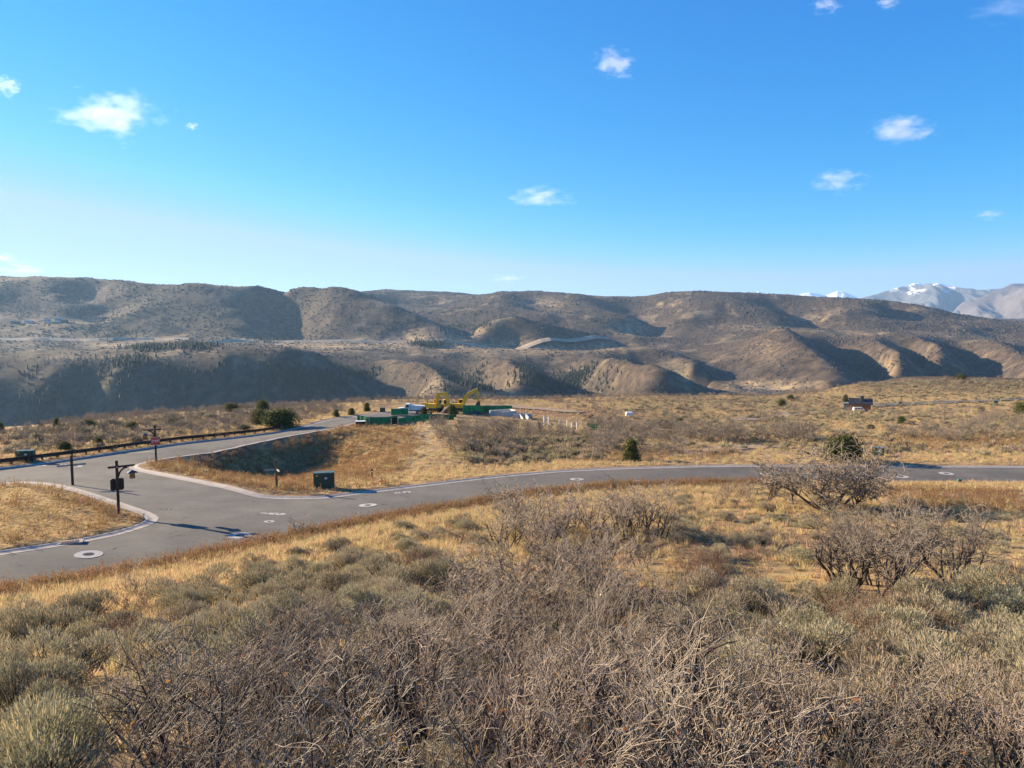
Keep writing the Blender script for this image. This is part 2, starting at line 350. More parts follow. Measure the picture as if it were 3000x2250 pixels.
# ------------------------------------------------------------------ object helpers
def link(o, parent=None):
    C.objects.link(o)
    if parent is not None: o.parent = parent
    return o
def meshobj(name, verts, faces, mat, parent=None, smooth_=False):
    me = bpy.data.meshes.new(name)
    me.from_pydata([tuple(map(float, v)) for v in verts], [], [tuple(map(int, f)) for f in faces]); me.update()
    if mat is not None: me.materials.append(mat)
    if smooth_: me.polygons.foreach_set('use_smooth', [True]*len(me.polygons))
    return link(bpy.data.objects.new(name, me), parent)
def npmesh(name, V, Fa, mat=None, smooth_=False):
    """mesh from numpy arrays, faces all of one size"""
    me = bpy.data.meshes.new(name); V = np.asarray(V, np.float32); Fa = np.asarray(Fa, np.int32); k = Fa.shape[1]
    me.vertices.add(len(V)); me.vertices.foreach_set('co', V.ravel())
    me.loops.add(Fa.size); me.loops.foreach_set('vertex_index', Fa.ravel())
    me.polygons.add(len(Fa)); me.polygons.foreach_set('loop_start', np.arange(0, Fa.size, k, dtype=np.int32))
    me.polygons.foreach_set('loop_total', np.full(len(Fa), k, np.int32))
    if smooth_: me.polygons.foreach_set('use_smooth', np.ones(len(Fa), bool))
    me.update(calc_edges=True)
    if mat is not None: me.materials.append(mat)
    return me
def tag(o, label=None, cat=None, group=None, kind=None):
    if label: o['label'] = label
    if cat: o['category'] = cat
    if group: o['group'] = group
    if kind: o['kind'] = kind
    return o
def thing(name, label, cat, loc=(0,0,0), rz=0, group=None):
    o = bpy.data.objects.new(name, None); o.empty_display_size = .3; C.objects.link(o)
    o.location = loc; o.rotation_euler = (0, 0, rz); return tag(o, label, cat, group)
class MB:
    """collects shapes, then links them as ONE mesh object"""
    def __init__(s): s.v = []; s.f = []
    def add(s, v, f):
        n = len(s.v); s.v += [tuple(p) for p in v]; s.f += [tuple(i+n for i in q) for q in f]; return s
    def box(s, c, d, rz=0, bev=0, M4=None):
        bm = bmesh.new(); bmesh.ops.create_cube(bm, size=1)
        bmesh.ops.scale(bm, vec=d, verts=bm.verts)
        if bev: bmesh.ops.bevel(bm, geom=list(bm.edges), offset=bev, segments=1, affect='EDGES')
        T = Matrix.Translation(c) @ Matrix.Rotation(rz, 4, 'Z')
        if M4 is not None: T = M4 @ T
        bm.verts.index_update()
        s.add([T @ v.co for v in bm.verts], [[v.index for v in f.verts] for f in bm.faces]); bm.free(); return s
    def tube(s, p0, p1, r0, r1=None, n=8):
        p0 = Vector(p0); p1 = Vector(p1); r1 = r0 if r1 is None else r1
        q = (p1-p0).to_track_quat('Z', 'Y'); v = []; f = []
        for p, r in ((p0, r0), (p1, r1)):
            for k in range(n):
                a = 2*math.pi*k/n; v.append(p + q @ Vector((math.cos(a)*r, math.sin(a)*r, 0)))
        for k in range(n): f.append((k, (k+1) % n, n+(k+1) % n, n+k))
        f.append(tuple(range(n))[::-1]); f.append(tuple(range(n, 2*n))); return s.add(v, f)
    def prism(s, poly, h0, h1, axis='Y', M4=None):
        """outline in the plane across the axis, pushed from h0 to h1"""
        n = len(poly); v = []
        for h in (h0, h1):
            for a, b in poly:
                p = {'Y': Vector((a, h, b)), 'X': Vector((h, a, b)), 'Z': Vector((a, b, h))}[axis]
                v.append(M4 @ p if M4 is not None else p)
        f = [tuple(range(n)), tuple(range(n, 2*n))[::-1]] + [(k, n+k, n+(k+1) % n, (k+1) % n) for k in range(n)]
        return s.add(v, f)
    def lathe(s, prof, n=16, c=(0,0,0)):
        v = []; f = []
        for r, z in prof:
            for k in range(n):
                a = 2*math.pi*k/n; v.append((c[0]+r*math.cos(a), c[1]+r*math.sin(a), c[2]+z))
        for i in range(len(prof)-1):
            for k in range(n): f.append((i*n+k, i*n+(k+1) % n, (i+1)*n+(k+1) % n, (i+1)*n+k))
        f.append(tuple(range(n))[::-1]); f.append(tuple(range((len(prof)-1)*n, len(prof)*n))); return s.add(v, f)
    def beam(s, p0, p1, w, h):
        """square bar from p0 to p1, w across and h upright"""
        p0 = Vector(p0); p1 = Vector(p1); d = (p1-p0).normalized(); up = Vector((0,0,1))
        if abs(d.z) > .98: up = Vector((0,1,0))
        sd = d.cross(up).normalized(); up = sd.cross(d); v = []
        for p in (p0, p1):
            for a, b in ((-1,-1),(1,-1),(1,1),(-1,1)): v.append(p + sd*a*w/2 + up*b*h/2)
        return s.add(v, [(0,3,2,1),(4,5,6,7),(0,1,5,4),(1,2,6,5),(2,3,7,6),(3,0,4,7)])
    def build(s, name, mat, parent=None, smooth_=False):
        o = meshobj(name, s.v, s.f, mat, parent, smooth_)
        bm = bmesh.new(); bm.from_mesh(o.data); bmesh.ops.recalc_face_normals(bm, faces=bm.faces); bm.to_mesh(o.data); bm.free()
        return o

# ------------------------------------------------------------------ ground sheet
az = np.concatenate([np.linspace(-115,-40,50)[:-1], np.linspace(-40,40,560), np.linspace(40,115,50)[1:]])
rr = np.geomspace(2.5, 16000, 780)
A, RR = np.meshgrid(np.radians(az), rr)
GX = (RR*np.sin(A)).ravel(); GY = (RR*np.cos(A)).ravel()
grd = road_dist(GX, GY)
GZ = ground_z(GX, GY, grd)
GZ = GZ - .40*(1-smooth(.15, .95, grd)) + .09*smooth(.15, .95, grd)*(1-smooth(3, 12, grd))
na, nr_ = len(az), len(rr)
ii = np.arange(na*nr_).reshape(nr_, na)
GF = np.stack([ii[:-1,:-1].ravel(), ii[1:,:-1].ravel(), ii[1:,1:].ravel(), ii[:-1,1:].ravel()], 1)[:, ::-1]
gpx, gpy = proj(GX, np.maximum(GY, 1), GZ)
# soil and plant cover: base colour of the ground, with some shade painted in
def blob(px, py, cx, cy, rx, ry): return np.exp(-(((px-cx)/rx)**2+((py-cy)/ry)**2))
straw = np.array([.36,.245,.105]); rust = np.array([.20,.105,.045]); dirt = np.array([.155,.092,.055]); sand = np.array([.40,.29,.165]); scrub = np.array([.060,.044,.032]); fortan = np.array([.165,.125,.078]); duff_shade = np.array([.11,.078,.05]); redd = np.array([.19,.10,.06])
r_ = np.hypot(GX, GY)
n1 = fbm(GX/9, GY/9, 3); n2 = fbm(GX/2.5+40, GY/2.5, 3); n3 = fbm(GX/60+9, GY/60, 3)
col = straw[None]*(1-smooth(.0,.8,n1)[:,None]) + dirt[None]*1.15*smooth(.0,.8,n1)[:,None]
def mixin(c, f): 
    global col
    f = np.clip(f, 0, 1)[:,None]; col = col*(1-f)+np.asarray(c)[None]*f
inview = (r_ < 420)
mixin(duff_shade*.55, (r_ < 30)*smooth(-.7,.2,n1)*.85*(gpy > 1640))  # leaf litter, darkened to paint in the shade between the shrubs
mixin(straw*1.1, np.where(inview, np.exp(-((grd-3.2)/2.2)**2), 0)*.8)                       # dry grass verge
mixin(dirt*1.25, np.where(inview, np.exp(-((grd-.9)/.8)**2), 0)*.6)
mixin(redd, inview*blob(gpx,gpy,2350,1580,420,60)*.8*smooth(-.4,.3,n2+.2))
mixin(redd, inview*blob(gpx,gpy,1900,1560,160,40)*.8)
mixin(sand, inview*blob(gpx,gpy,1235,1265,55,45)*1.3); mixin(sand, inview*blob(gpx,gpy,1200,1310,70,30)*.7)
mixin(sand*.9, inview*blob(gpx,gpy,2900,1440,170,16)*1.3); mixin(sand*.85, inview*blob(gpx,gpy,2300,1355,900,14)*.8); mixin(sand*.7, inview*blob(gpx,gpy,2100,1320,230,22)*.9)
mixin(redd*1.15, inview*blob(gpx,gpy,1560,1208,230,14)*1.2); mixin(redd*1.1, inview*blob(gpx,gpy,1900,1225,160,14)*.9)
mixin(straw*1.1, inview*blob(gpx,gpy,2620,1165,170,16)*1.3); mixin(straw*1.05, inview*blob(gpx,gpy,2300,1250,700,45)*.6)
mixin(rust*1.2, inview*blob(gpx,gpy,1000,1350,160,45)*.5)
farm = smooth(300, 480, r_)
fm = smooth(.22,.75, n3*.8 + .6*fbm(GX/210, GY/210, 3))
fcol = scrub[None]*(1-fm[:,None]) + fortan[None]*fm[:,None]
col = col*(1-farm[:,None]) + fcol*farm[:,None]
fb = lambda cx, cy, rx, ry: farm*blob(gpx, gpy, cx, cy, rx, ry)
for cx, cy, rx, ry, s in [(1250,995,120,14,1),(1500,1020,230,16,.8),(700,995,50,7,1.1),(330,1010,90,7,1.0),(450,992,80,5,.9),(950,1012,80,8,.9),(1120,1012,100,8,.8),(160,975,100,8,.6),(860,1010,60,6,.8),(1750,1015,90,10,.7),(2250,1132,100,14,1.4),(1300,1140,30,30,1.1),(1500,1150,24,30,1),(2010,1100,26,22,1),(250,935,60,10,.9),(130,948,60,5,.8),(1850,965,60,14,.9),(2200,960,80,8,.5),(2500,975,90,8,.7),(2800,985,120,8,.6),(2610,1065,20,12,1.1),(1600,890,60,14,.6),(1000,1015,60,10,.6),(2240,1025,40,22,.5),(300,1045,200,5,.7),(560,1035,90,6,.6)]:
    mixin(sand*.85, fb(cx,cy,rx*1.15,ry*1.35)*s*1.15*(.7+.5*np.clip(n1,-1,1)))
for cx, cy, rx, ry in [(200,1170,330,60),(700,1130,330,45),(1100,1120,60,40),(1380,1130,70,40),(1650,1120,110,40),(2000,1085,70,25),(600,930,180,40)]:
    mixin(np.array([.045,.045,.032]), fb(cx,cy,rx,ry)*.75)  # dark woodland tone, also painting shadow onto the slopes' shaded faces
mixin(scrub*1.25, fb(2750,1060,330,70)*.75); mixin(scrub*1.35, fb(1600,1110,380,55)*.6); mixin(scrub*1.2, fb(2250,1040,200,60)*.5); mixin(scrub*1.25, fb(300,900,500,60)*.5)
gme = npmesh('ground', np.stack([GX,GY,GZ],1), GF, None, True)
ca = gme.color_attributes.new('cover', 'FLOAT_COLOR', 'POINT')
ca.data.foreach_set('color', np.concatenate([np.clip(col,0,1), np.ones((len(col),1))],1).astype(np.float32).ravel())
gm, nt, b = newmat('ground_soil'); b.inputs['Roughness'].default_value = .95; b.inputs['Specular IOR Level'].default_value = .1
p_ = pos(nt); at = N(nt, 'ShaderNodeAttribute', attribute_name='cover')
f1 = noise_n(nt, p_, .9, 6, .65); f2 = noise_n(nt, p_, 7, 4, .7); f3 = noise_n(nt, p_, .055, 8, .68)
dist_ = N(nt, 'ShaderNodeVectorMath', operation='LENGTH'); nt.links.new(p_, dist_.inputs[0])
fw = N(nt, 'ShaderNodeMapRange', i_1=250, i_2=600); nt.links.new(dist_.outputs['Value'], fw.inputs[0])
c_ = mixc(nt, 1.0, at.outputs['Color'], ramp(nt, f1, [(.3,(.55,.5,.46)),(.52,(1,1,1)),(.75,(1.35,1.3,1.2))]), 'MULTIPLY')
c_ = mixc(nt, 1.0, c_, ramp(nt, f2, [(.25,(.6,.6,.6)),(.55,(1,1,1)),(.8,(1.3,1.3,1.3))]), 'MULTIPLY')
cf = mixc(nt, 1.0, at.outputs['Color'], ramp(nt, f3, [(.36,(.5,.5,.52)),(.5,(.95,.95,.95)),(.66,(1.7,1.6,1.4))]), 'MULTIPLY')
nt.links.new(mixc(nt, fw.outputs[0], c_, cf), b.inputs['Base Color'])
bump_n(nt, b, f1, .5, .08)
gme.materials.append(gm)
ground = link(bpy.data.objects.new('ground', gme)); tag(ground, kind='structure')

# ------------------------------------------------------------------ asphalt
from mathutils.geometry import delaunay_2d_cdt
def road_mesh(name, outlines, inside, grid, mat, dz=0.0):
    pts = []; edges = []
    for L in outlines:
        n0 = len(pts); pts += [Vector((p[0], p[1])) for p in L]; edges += [(n0+i, n0+i+1) for i in range(len(L)-1)]
    for p in grid: pts.append(Vector((p[0], p[1])))
    vo, eo, fo, *_ = delaunay_2d_cdt(pts, edges, [], 0, 1e-4)
    V = np.array([(v.x, v.y) for v in vo]); Fa = np.array([f for f in fo if len(f) == 3])
    c = V[Fa].mean(1); k = inside(c[:,0], c[:,1]); Fa = Fa[k]
    z = base_h(V[:,0], V[:,1]) + dz
    return npmesh(name, np.column_stack([V, z]), Fa, mat, True)
mas, nt, b = newmat('asphalt'); b.inputs['Roughness'].default_value = .85; b.inputs['Specular IOR Level'].default_value = .25
p_ = pos(nt); f1 = noise_n(nt, p_, .35, 5, .6); f2 = noise_n(nt, p_, 90, 3, .7); f3 = noise_n(nt, p_, 3.0, 5, .6)
f4 = noise_n(nt, p_, .6, 6, .62)
c_ = mixc(nt, rampf(nt, f1, .35, .65), (.112,.098,.080), (.142,.125,.102))
c_ = mixc(nt, 1.0, c_, ramp(nt, f2, [(.3,(.7,.7,.7)),(.5,(1,1,1)),(.75,(1.3,1.3,1.3))]), 'MULTIPLY')
c_ = mixc(nt, 1.0, c_, ramp(nt, f3, [(.3,(.86,.86,.86)),(.55,(1,1,1)),(.7,(1.06,1.06,1.06))]), 'MULTIPLY')
f5 = noise_n(nt, p_, .16, 4, .6, (1,1,1)); c_ = mixc(nt, 1.0, c_, ramp(nt, f5, [(.35,(.8,.8,.8)),(.5,(1,1,1)),(.62,(1.14,1.13,1.1))]), 'MULTIPLY')
vor = N(nt, 'ShaderNodeTexVoronoi', feature='DISTANCE_TO_EDGE'); vor.inputs['Scale'].default_value = .09
wv = N(nt, 'ShaderNodeVectorMath', operation='ADD'); wn = N(nt, 'ShaderNodeTexNoise'); wn.inputs['Scale'].default_value = .5; wn.inputs['Detail'].default_value = 4
nt.links.new(p_, wn.inputs['Vector']); ws = N(nt, 'ShaderNodeVectorMath', operation='SCALE'); ws.inputs['Scale'].default_value = 5
nt.links.new(wn.outputs['Color'], ws.inputs[0]); nt.links.new(p_, wv.inputs[0]); nt.links.new(ws.outputs[0], wv.inputs[1]); nt.links.new(wv.outputs[0], vor.inputs['Vector'])
crk = N(nt, 'ShaderNodeMath', operation='LESS_THAN', i_1=.0035); nt.links.new(vor.outputs['Distance'], crk.inputs[0])
mm = N(nt, 'ShaderNodeMath', operation='MULTIPLY'); nt.links.new(crk.outputs[0], mm.inputs[0]); nt.links.new(rampf(nt, f4, .5, .56), mm.inputs[1])
c_ = mixc(nt, mm.outputs[0], c_, (.035,.032,.03))
nt.links.new(c_, b.inputs['Base Color']); bump_n(nt, b, f2, .35, .006)
gx, gy = np.meshgrid(np.arange(-75, 115, 2.5), np.arange(22, 165, 2.5)); gx = gx.ravel()+.3; gy = gy.ravel()+.2
k = road_dist(gx, gy) < -1.0
rme = road_mesh('road', [L_main_near[:, :2], L_right_all[:, :2], L_side_far[:, :2], L_left[:, :2]], lambda x, y: road_dist(x, y) < .02, np.column_stack([gx[k], gy[k]]), mas)
road = link(bpy.data.objects.new('road', rme)); tag(road, kind='structure')

# ------------------------------------------------------------------ concrete kerbs, piece by piece
mconc = simple('kerb_concrete', (.37,.315,.265), (.29,.245,.205), 2.2, .85, .3, .01, world=True)
PROF = [(-.03,-.25),(-.03,.012),(.38,-.002),(.55,.025),(.70,.068),(.84,.080),(.90,.07),(.90,-.30)]
def offset_line(L, side):
    d = np.gradient(L[:, :2], axis=0); d /= np.linalg.norm(d, axis=1)[:,None]+1e-9
    n = np.column_stack([-d[:,1], d[:,0]])*side
    return n
def kerb(L, side, piece, first=0):
    root = bpy.data.objects.new('kerb', None); C.objects.link(root); tag(root, kind='structure')
    n = offset_line(L, side); s = np.concatenate([[0], np.cumsum(np.linalg.norm(np.diff(L[:, :2], axis=0), axis=1))])
    zb = base_h(L[:,0], L[:,1]); t = 0.0
    while t < s[-1]-.3:
        t1 = min(t+piece, s[-1]); m = max(3, int((t1-t)/.75)+1); V = []; Fa = []
        for q in np.linspace(t+.012, t1-.012, m):
            x = np.interp(q, s, L[:,0]); y = np.interp(q, s, L[:,1]); z = np.interp(q, s, zb)
            nx = np.interp(q, s, n[:,0]); ny = np.interp(q, s, n[:,1])
            for d, h in PROF: V.append((x+nx*d, y+ny*d, z+h))
        k = len(PROF)
        for i in range(m-1):
            for j in range(k-1): Fa.append((i*k+j, i*k+j+1, (i+1)*k+j+1, (i+1)*k+j))
        Fa.append(tuple(range(k))); Fa.append(tuple(range((m-1)*k, m*k))[::-1])
        o = meshobj('kerb_segment', V, Fa, mconc, root)
        t = t1
    return root
kerb(L_main_near, -1, 3.0); kerb(L_right_all, 1, 3.0); kerb(L_side_far, 1, 3.0); kerb(L_left, 1, 3.0)

# earth banked up behind the kerbs
def shoulder(L, side):
    n = offset_line(L, side); V = []; prof = [(.86,.055),(1.15,.085),(1.8,.10),(2.6,.06),(3.1,-.15)]; k = len(prof)
    xs = L[:,0][:,None]+n[:,0][:,None]*np.array([d for d, h in prof]); ys = L[:,1][:,None]+n[:,1][:,None]*np.array([d for d, h in prof])
    rd = road_dist(xs, ys).reshape(xs.shape); zz = ground_z(xs, ys).reshape(xs.shape); z0 = base_h(L[:,0], L[:,1])
    hh = np.array([h for d, h in prof])[None]
    zz = zz + .09*(1-smooth(3, 12, rd)); zz[:,0] = z0+.055; zz[:,1] = .5*zz[:,1]+.5*(z0+.085); zz[:,2] += .02; zz[:,3] += .02; zz[:,4] -= .25
    zz = np.where(rd < .6, zz-.3, zz)
    V = np.stack([xs, ys, zz], 2).reshape(-1,3); m = len(L); ii = np.arange(m*k).reshape(m, k)
    Fa = np.stack([ii[:-1,:-1].ravel(), ii[:-1,1:].ravel(), ii[1:,1:].ravel(), ii[1:,:-1].ravel()], 1)
    if side > 0: Fa = Fa[:, ::-1]
    me = npmesh('road_shoulder', V, Fa, gm, True); f = smooth(-.3,.4, fbm(V[:,0]/1.7, V[:,1]/1.7, 3))[:,None]; cc = dirt[None]*1.35*(1-f)+straw[None]*1.05*f
    me.color_attributes.new('cover', 'FLOAT_COLOR', 'POINT').data.foreach_set('color', np.concatenate([cc, np.ones((len(cc),1))],1).astype(np.float32).ravel())
    tag(link(bpy.data.objects.new('road_shoulder', me)), kind='structure')
shoulder(L_main_near, -1); shoulder(L_right_all, 1); shoulder(L_side_far, 1); shoulder(L_left, 1)

# ------------------------------------------------------------------ distant mountains
def mountain(name, crest, Yc, depth, mat, seed, amp):
    cr = np.array([P(a, b, Yc) for a, b in crest]); x0, x1 = cr[0,0], cr[-1,0]
    xs = np.linspace(x0, x1, 330); ys = np.linspace(Yc-depth, Yc+depth*.6, 150)
    X, Y = np.meshgrid(xs, ys); hz = np.interp(X, cr[:,0], cr[:,2])
    wob = fbm(X/1400+seed, Y/1400, 3)*depth*.22
    d = Y - Yc; dd = np.abs(d + wob*smooth(0, depth*.4, np.abs(d)))/np.where(d < 0, depth, depth*.6)
    prof = 1-dd**.8
    base = -160
    Z = base + (hz-base)*np.clip(prof, -.3, 1)
    rid = ridged(X/620+seed*3+.3*fbm(X/900, Y/900, 2), Y/1500+seed, 5)-.75
    Z = Z + amp*rid*smooth(.0, .12, dd)*(1-smooth(.8, 1.1, dd)) + amp*.05*(ridged(X/210+seed, Y/260, 3)-.5)*(1-smooth(.5,1,dd)) 
    edge = np.minimum(smooth(x0, x0+(x1-x0)*.04, X), 1-smooth(x1-(x1-x0)*.04, x1, X)) 
    Z = base*(1-edge)*.3 + Z*(edge+.7*(1-edge))
    n, m = X.shape; ii = np.arange(n*m).reshape(n, m)
    Fa = np.stack([ii[:-1,:-1].ravel(), ii[:-1,1:].ravel(), ii[1:,1:].ravel(), ii[1:,:-1].ravel()], 1)
    me = npmesh(name, np.stack([X.ravel(), Y.ravel(), Z.ravel()], 1), Fa, mat, True)
    o = link(bpy.data.objects.new(name, me)); tag(o, kind='structure'); return o
def mountmat(name, rock, line, spread):
    m, nt, b = newmat(name); b.inputs['Roughness'].default_value = .9
    p_ = pos(nt); sx = N(nt, 'ShaderNodeSeparateXYZ'); nt.links.new(p_, sx.inputs[0])
    f = noise_n(nt, p_, .0045, 8, .72, (1.6,.5,.5)); g = noise_n(nt, p_, .012, 4, .6)
    ad = N(nt, 'ShaderNodeMath', operation='MULTIPLY_ADD', i_1=spread*2.2, i_2=-spread*1.1); nt.links.new(f, ad.inputs[0])
    hh = N(nt, 'ShaderNodeMath', operation='ADD'); nt.links.new(sx.outputs['Z'], hh.inputs[0]); nt.links.new(ad.outputs[0], hh.inputs[1])
    mr = N(nt, 'ShaderNodeMapRange', i_1=line-spread*.10, i_2=line+spread*.14); nt.links.new(hh.outputs[0], mr.inputs[0])
    r2 = mixc(nt, rampf(nt, g, .35, .65), rock, tuple(x*.6 for x in rock))
    nt.links.new(mixc(nt, mr.outputs[0], r2, (.85,.86,.9)), b.inputs['Base Color']); return m
mm1 = mountmat('mountain_snow', (.10,.098,.105), 540, 420); mm2 = mountmat('mountain_brown', (.115,.092,.085), 660, 300); mm3 = mountmat('mountain_white', (.3,.28,.28), 380, 300)
mountain('mountain', [(2480,895),(2530,872),(2570,860),(2606,848),(2640,839),(2674,829),(2690,831),(2710,836),(2728,834),(2746,830),(2775,836),(2800,842),(2836,849),(2881,848),(2931,845),(3000,850),(3200,850),(3500,870)], 9500, 2600, mm1, 2.3, 120)
mountain('mountain', [(2790,930),(2840,890),(2890,862),(2931,846),(2963,831),(2990,829),(3020,832),(3080,825),(3200,830),(3500,850),(3800,880)], 7600, 2000, mm2, 7.7, 110)
mountain('mountain', [(2150,880),(2190,868),(2221,853),(2260,868),(2320,872),(2350,860),(2371,856),(2395,860),(2420,866),(2437,858),(2452,853.5),(2470,854),(2495,864),(2530,880),(2600,890)], 15000, 2500, mm3, 4.1, 60)

# ------------------------------------------------------------------ tracks on the far bench
mtrack = simple('track_gravel', (.40,.31,.21), (.33,.25,.17), .05, .9, world=True)
def ribbon(name, pts, w, mat, lift, emb=5):
    L = catmull(pl3([(a, b, rem(c)) for a, b, c in pts]), 25); n = offset_line(L, 1)
    L[:,2] = np.maximum(L[:,2], base_h(L[:,0], L[:,1])) 
    V = []; 
    for k in range(len(L)):
        x, y = L[k,:2]
        zz = [ground_z([x+n[k,0]*s*w/2], [y+n[k,1]*s*w/2])[0] for s in (-1, 0, 1)]; z = max(zz)+lift
        for s in (-1, 1): V.append((x+n[k,0]*s*w/2, y+n[k,1]*s*w/2, z))
    m = len(L)*2
    for k in range(len(L)):
        for s in (-1, 1): V.append((V[2*k+(s>0)][0]+n[k,0]*s*(lift+emb)*2.1, V[2*k+(s>0)][1]+n[k,1]*s*(lift+emb)*2.1, V[2*k][2]-lift-emb))
    Fa = []
    for k in range(len(L)-1):
        Fa += [(2*k, 2*k+1, 2*k+3, 2*k+2), (2*k, 2*k+2, m+2*k+2, m+2*k), (2*k+1, m+2*k+1, m+2*k+3, 2*k+3)]
    o = meshobj(name, V, Fa, mat); tag(o, kind='structure'); return o
ribbon('gravel_road', [(560,1014,1750),(700,1006,1800),(860,1003,1800),(1000,1003,1800),(1150,1003,1800),(1300,1003,1810),(1500,1003,1850),(1700,1001,1900),(1770,997,2000)], 11, mtrack, 2.6)
ribbon('gravel_road', [(-300,994,1800),(0,996,1800),(150,998,1800),(300,1000,1800),(430,997,1830),(560,1000,1820)], 9, mtrack, 2.2)
ribbon('gravel_road', [(120,1046,1520),(260,1040,1540),(400,1030,1580),(560,1022,1640),(640,1016,1700)], 7, mtrack, 1.6)

# ------------------------------------------------------------------ haze
mh = bpy.data.materials.new('haze_air'); mh.use_nodes = True; nt = mh.node_tree; nt.nodes.clear()
pv = nt.nodes.new('ShaderNodeVolumePrincipled'); pv.inputs['Color'].default_value = (.42,.68,1.0,1); pv.inputs['Density'].default_value = 0.000046; pv.inputs['Anisotropy'].default_value = .22
ou = nt.nodes.new('ShaderNodeOutputMaterial'); nt.links.new(pv.outputs[0], ou.inputs['Volume'])
hb = MB().box((0,0,0), (1,1,1)).build('haze', mh); hb.scale = (36000, 36000, 1350); hb.location = (0, 2000, 1350/2-420); tag(hb, kind='stuff')

# ------------------------------------------------------------------ plant shapes
def tubes(S, n=3):
    """three-sided twigs from rows of p0, p1, r0, r1"""
    S = np.asarray(S, float); p0, p1, r0, r1 = S[:,0:3], S[:,3:6], S[:,6], S[:,7]
    d = p1-p0; d /= np.linalg.norm(d, axis=1)[:,None]+1e-9
    ref = np.where(np.abs(d[:,2:3]) > .9, np.array([[1.,0,0]]), np.array([[0,0,1.]]))
    a = np.cross(d, ref); a /= np.linalg.norm(a, axis=1)[:,None]+1e-9; b = np.cross(d, a)
    m = len(S); V = np.empty((m, 2*n, 3))
    for k in range(n):
        t = 2*np.pi*k/n; o = a*math.cos(t)+b*math.sin(t)
        V[:,k] = p0+o*r0[:,None]; V[:,n+k] = p1+o*r1[:,None]
    base = (np.arange(m)*2*n)[:,None]
    Fa = np.concatenate([base+np.array([k, (k+1) % n, n+(k+1) % n, n+k]) for k in range(n)])
    return V.reshape(-1,3), Fa
def blades(B):
    """flat tapering blades: base, tip, half width, seed angle"""
    B = np.asarray(B, float); p0, p1, w, a = B[:,0:3], B[:,3:6], B[:,6], B[:,7]
    d = p1-p0; s = np.column_stack([np.cos(a), np.sin(a), np.zeros(len(a))]); s -= d*((s*d).sum(1)/((d*d).sum(1)+1e-9))[:,None]
    s /= np.linalg.norm(s, axis=1)[:,None]+1e-9; s = s*w[:,None]; mid = p0*.45+p1*.55
    V = np.stack([p0-s*.5, p0+s*.5, mid+s, mid-s, p1], 1).reshape(-1,3); k = (np.arange(len(B))*5)[:,None]
    T = np.concatenate([k+np.array([0,1,2]), k+np.array([0,2,3]), k+np.array([3,2,4])]); return V, T
def tris(c, size, r, up=.3):
    """loose little leaf faces round the points c"""
    n = len(c); a = r.normal(size=(n,3)); a[:,2] += up; a /= np.linalg.norm(a, axis=1)[:,None]; b = np.cross(a, r.normal(size=(n,3))); b /= np.linalg.norm(b, axis=1)[:,None]+1e-9
    s = size*(.6+.8*r.random(n))[:,None]
    V = np.stack([c-b*s*.45, c+b*s*.45, c+a*s], 1).reshape(-1,3); return V, np.arange(n*3).reshape(n,3)
def quads(T): return T
def unit(v): return v/(np.linalg.norm(v)+1e-9)
def oak_segments(r, h, spread, stems, n1, n2, n3, thick=1.0, tw=.006, wig=.35, open_=.75):
    S = []
    def grow(p, d, L, rad, lev):
        nseg = [6,4,3,2][lev]; rr_ = rad
        pts = []
        for k in range(nseg):
            d = unit(d + r.normal(size=3)*wig*[.55,.9,1.1,1.1][lev] + np.array([0,0,.12 if lev < 3 else .05]))
            q = p + d*L/nseg*(.8+.4*r.random()); rn = max(tw, rad*(1-.62*(k+1)/nseg))
            S.append((*p, *q, rr_, rn)); p = q; rr_ = rn; pts.append((p, d, rn, (k+1)/nseg))
        if lev < 3:
            cnt = (n1, n2, n3)[lev]
            for j in range(cnt):
                t = (.30 if lev == 0 else .2) + (.7 if lev == 0 else .8)*(j+.6*r.random())/cnt
                q, dd, rn, _ = pts[min(nseg-1, int(t*nseg))]
                s = unit(np.cross(dd, r.normal(size=3))); nd = unit(dd*(.75+.3*r.random()) + s*(.9+.5*r.random())*open_ + np.array([0,0,.30]))
                grow(q, nd, L*[.46,.5,.5][lev]*(.6+.7*r.random()), max(tw, rn*.62), lev+1)
    for i in range(stems):
        a = 2*math.pi*(i+r.random()*.8)/stems; lean = spread*(.25+.75*r.random())
        d = unit(np.array([math.cos(a)*lean, math.sin(a)*lean, 1.0]))
        grow(np.array([math.cos(a)*.12*spread*2, math.sin(a)*.12*spread*2, -.25]), d, (h*.78)*(.7+.35*r.random())+.2, .030*thick*h/2*(.7+.6*r.random()), 0)
    S = np.array(S); zt = np.percentile(S[:,5], 99.3); S[:,[2,5]] *= h/zt
    return S
mbark = simple('oak_bark', (.085,.065,.05), (.045,.035,.029), 9, .9, .5, .01, rnd=.25, hue=0)
mtwig = simple('oak_twig', (.32,.26,.19), (.185,.14,.10), 5, .75, rnd=.38, hue=.5)
mtwig2 = simple('oak_twig_brown', (.25,.20,.15), (.165,.13,.098), 5, .75, rnd=.22, hue=0)
mleafd = leafmat('dead_leaf', (.26,.135,.05), (.18,.085,.035), 4, .35)
mredtw = simple('shrub_red_twig', (.20,.125,.082), (.135,.085,.06), 4, .8, rnd=.2)
msage = leafmat('sage_leaf', (.35,.315,.205), (.21,.19,.12), 3, .2, .3)
msager = leafmat('sage_seed_stalk', (.46,.35,.20), (.34,.25,.14), 3, .3, .15)
mwood = simple('sage_wood', (.075,.055,.04), (.045,.035,.028), 9, .9)
mstraw = leafmat('straw_grass', (.56,.43,.225), (.40,.29,.135), 3, .4, .22)
mrust = leafmat('rust_weed', (.32,.20,.09), (.21,.125,.055), 3, .35, .25)
mjun = leafmat('juniper_leaf', (.115,.115,.028), (.06,.066,.018), 1.2, .2, .2)
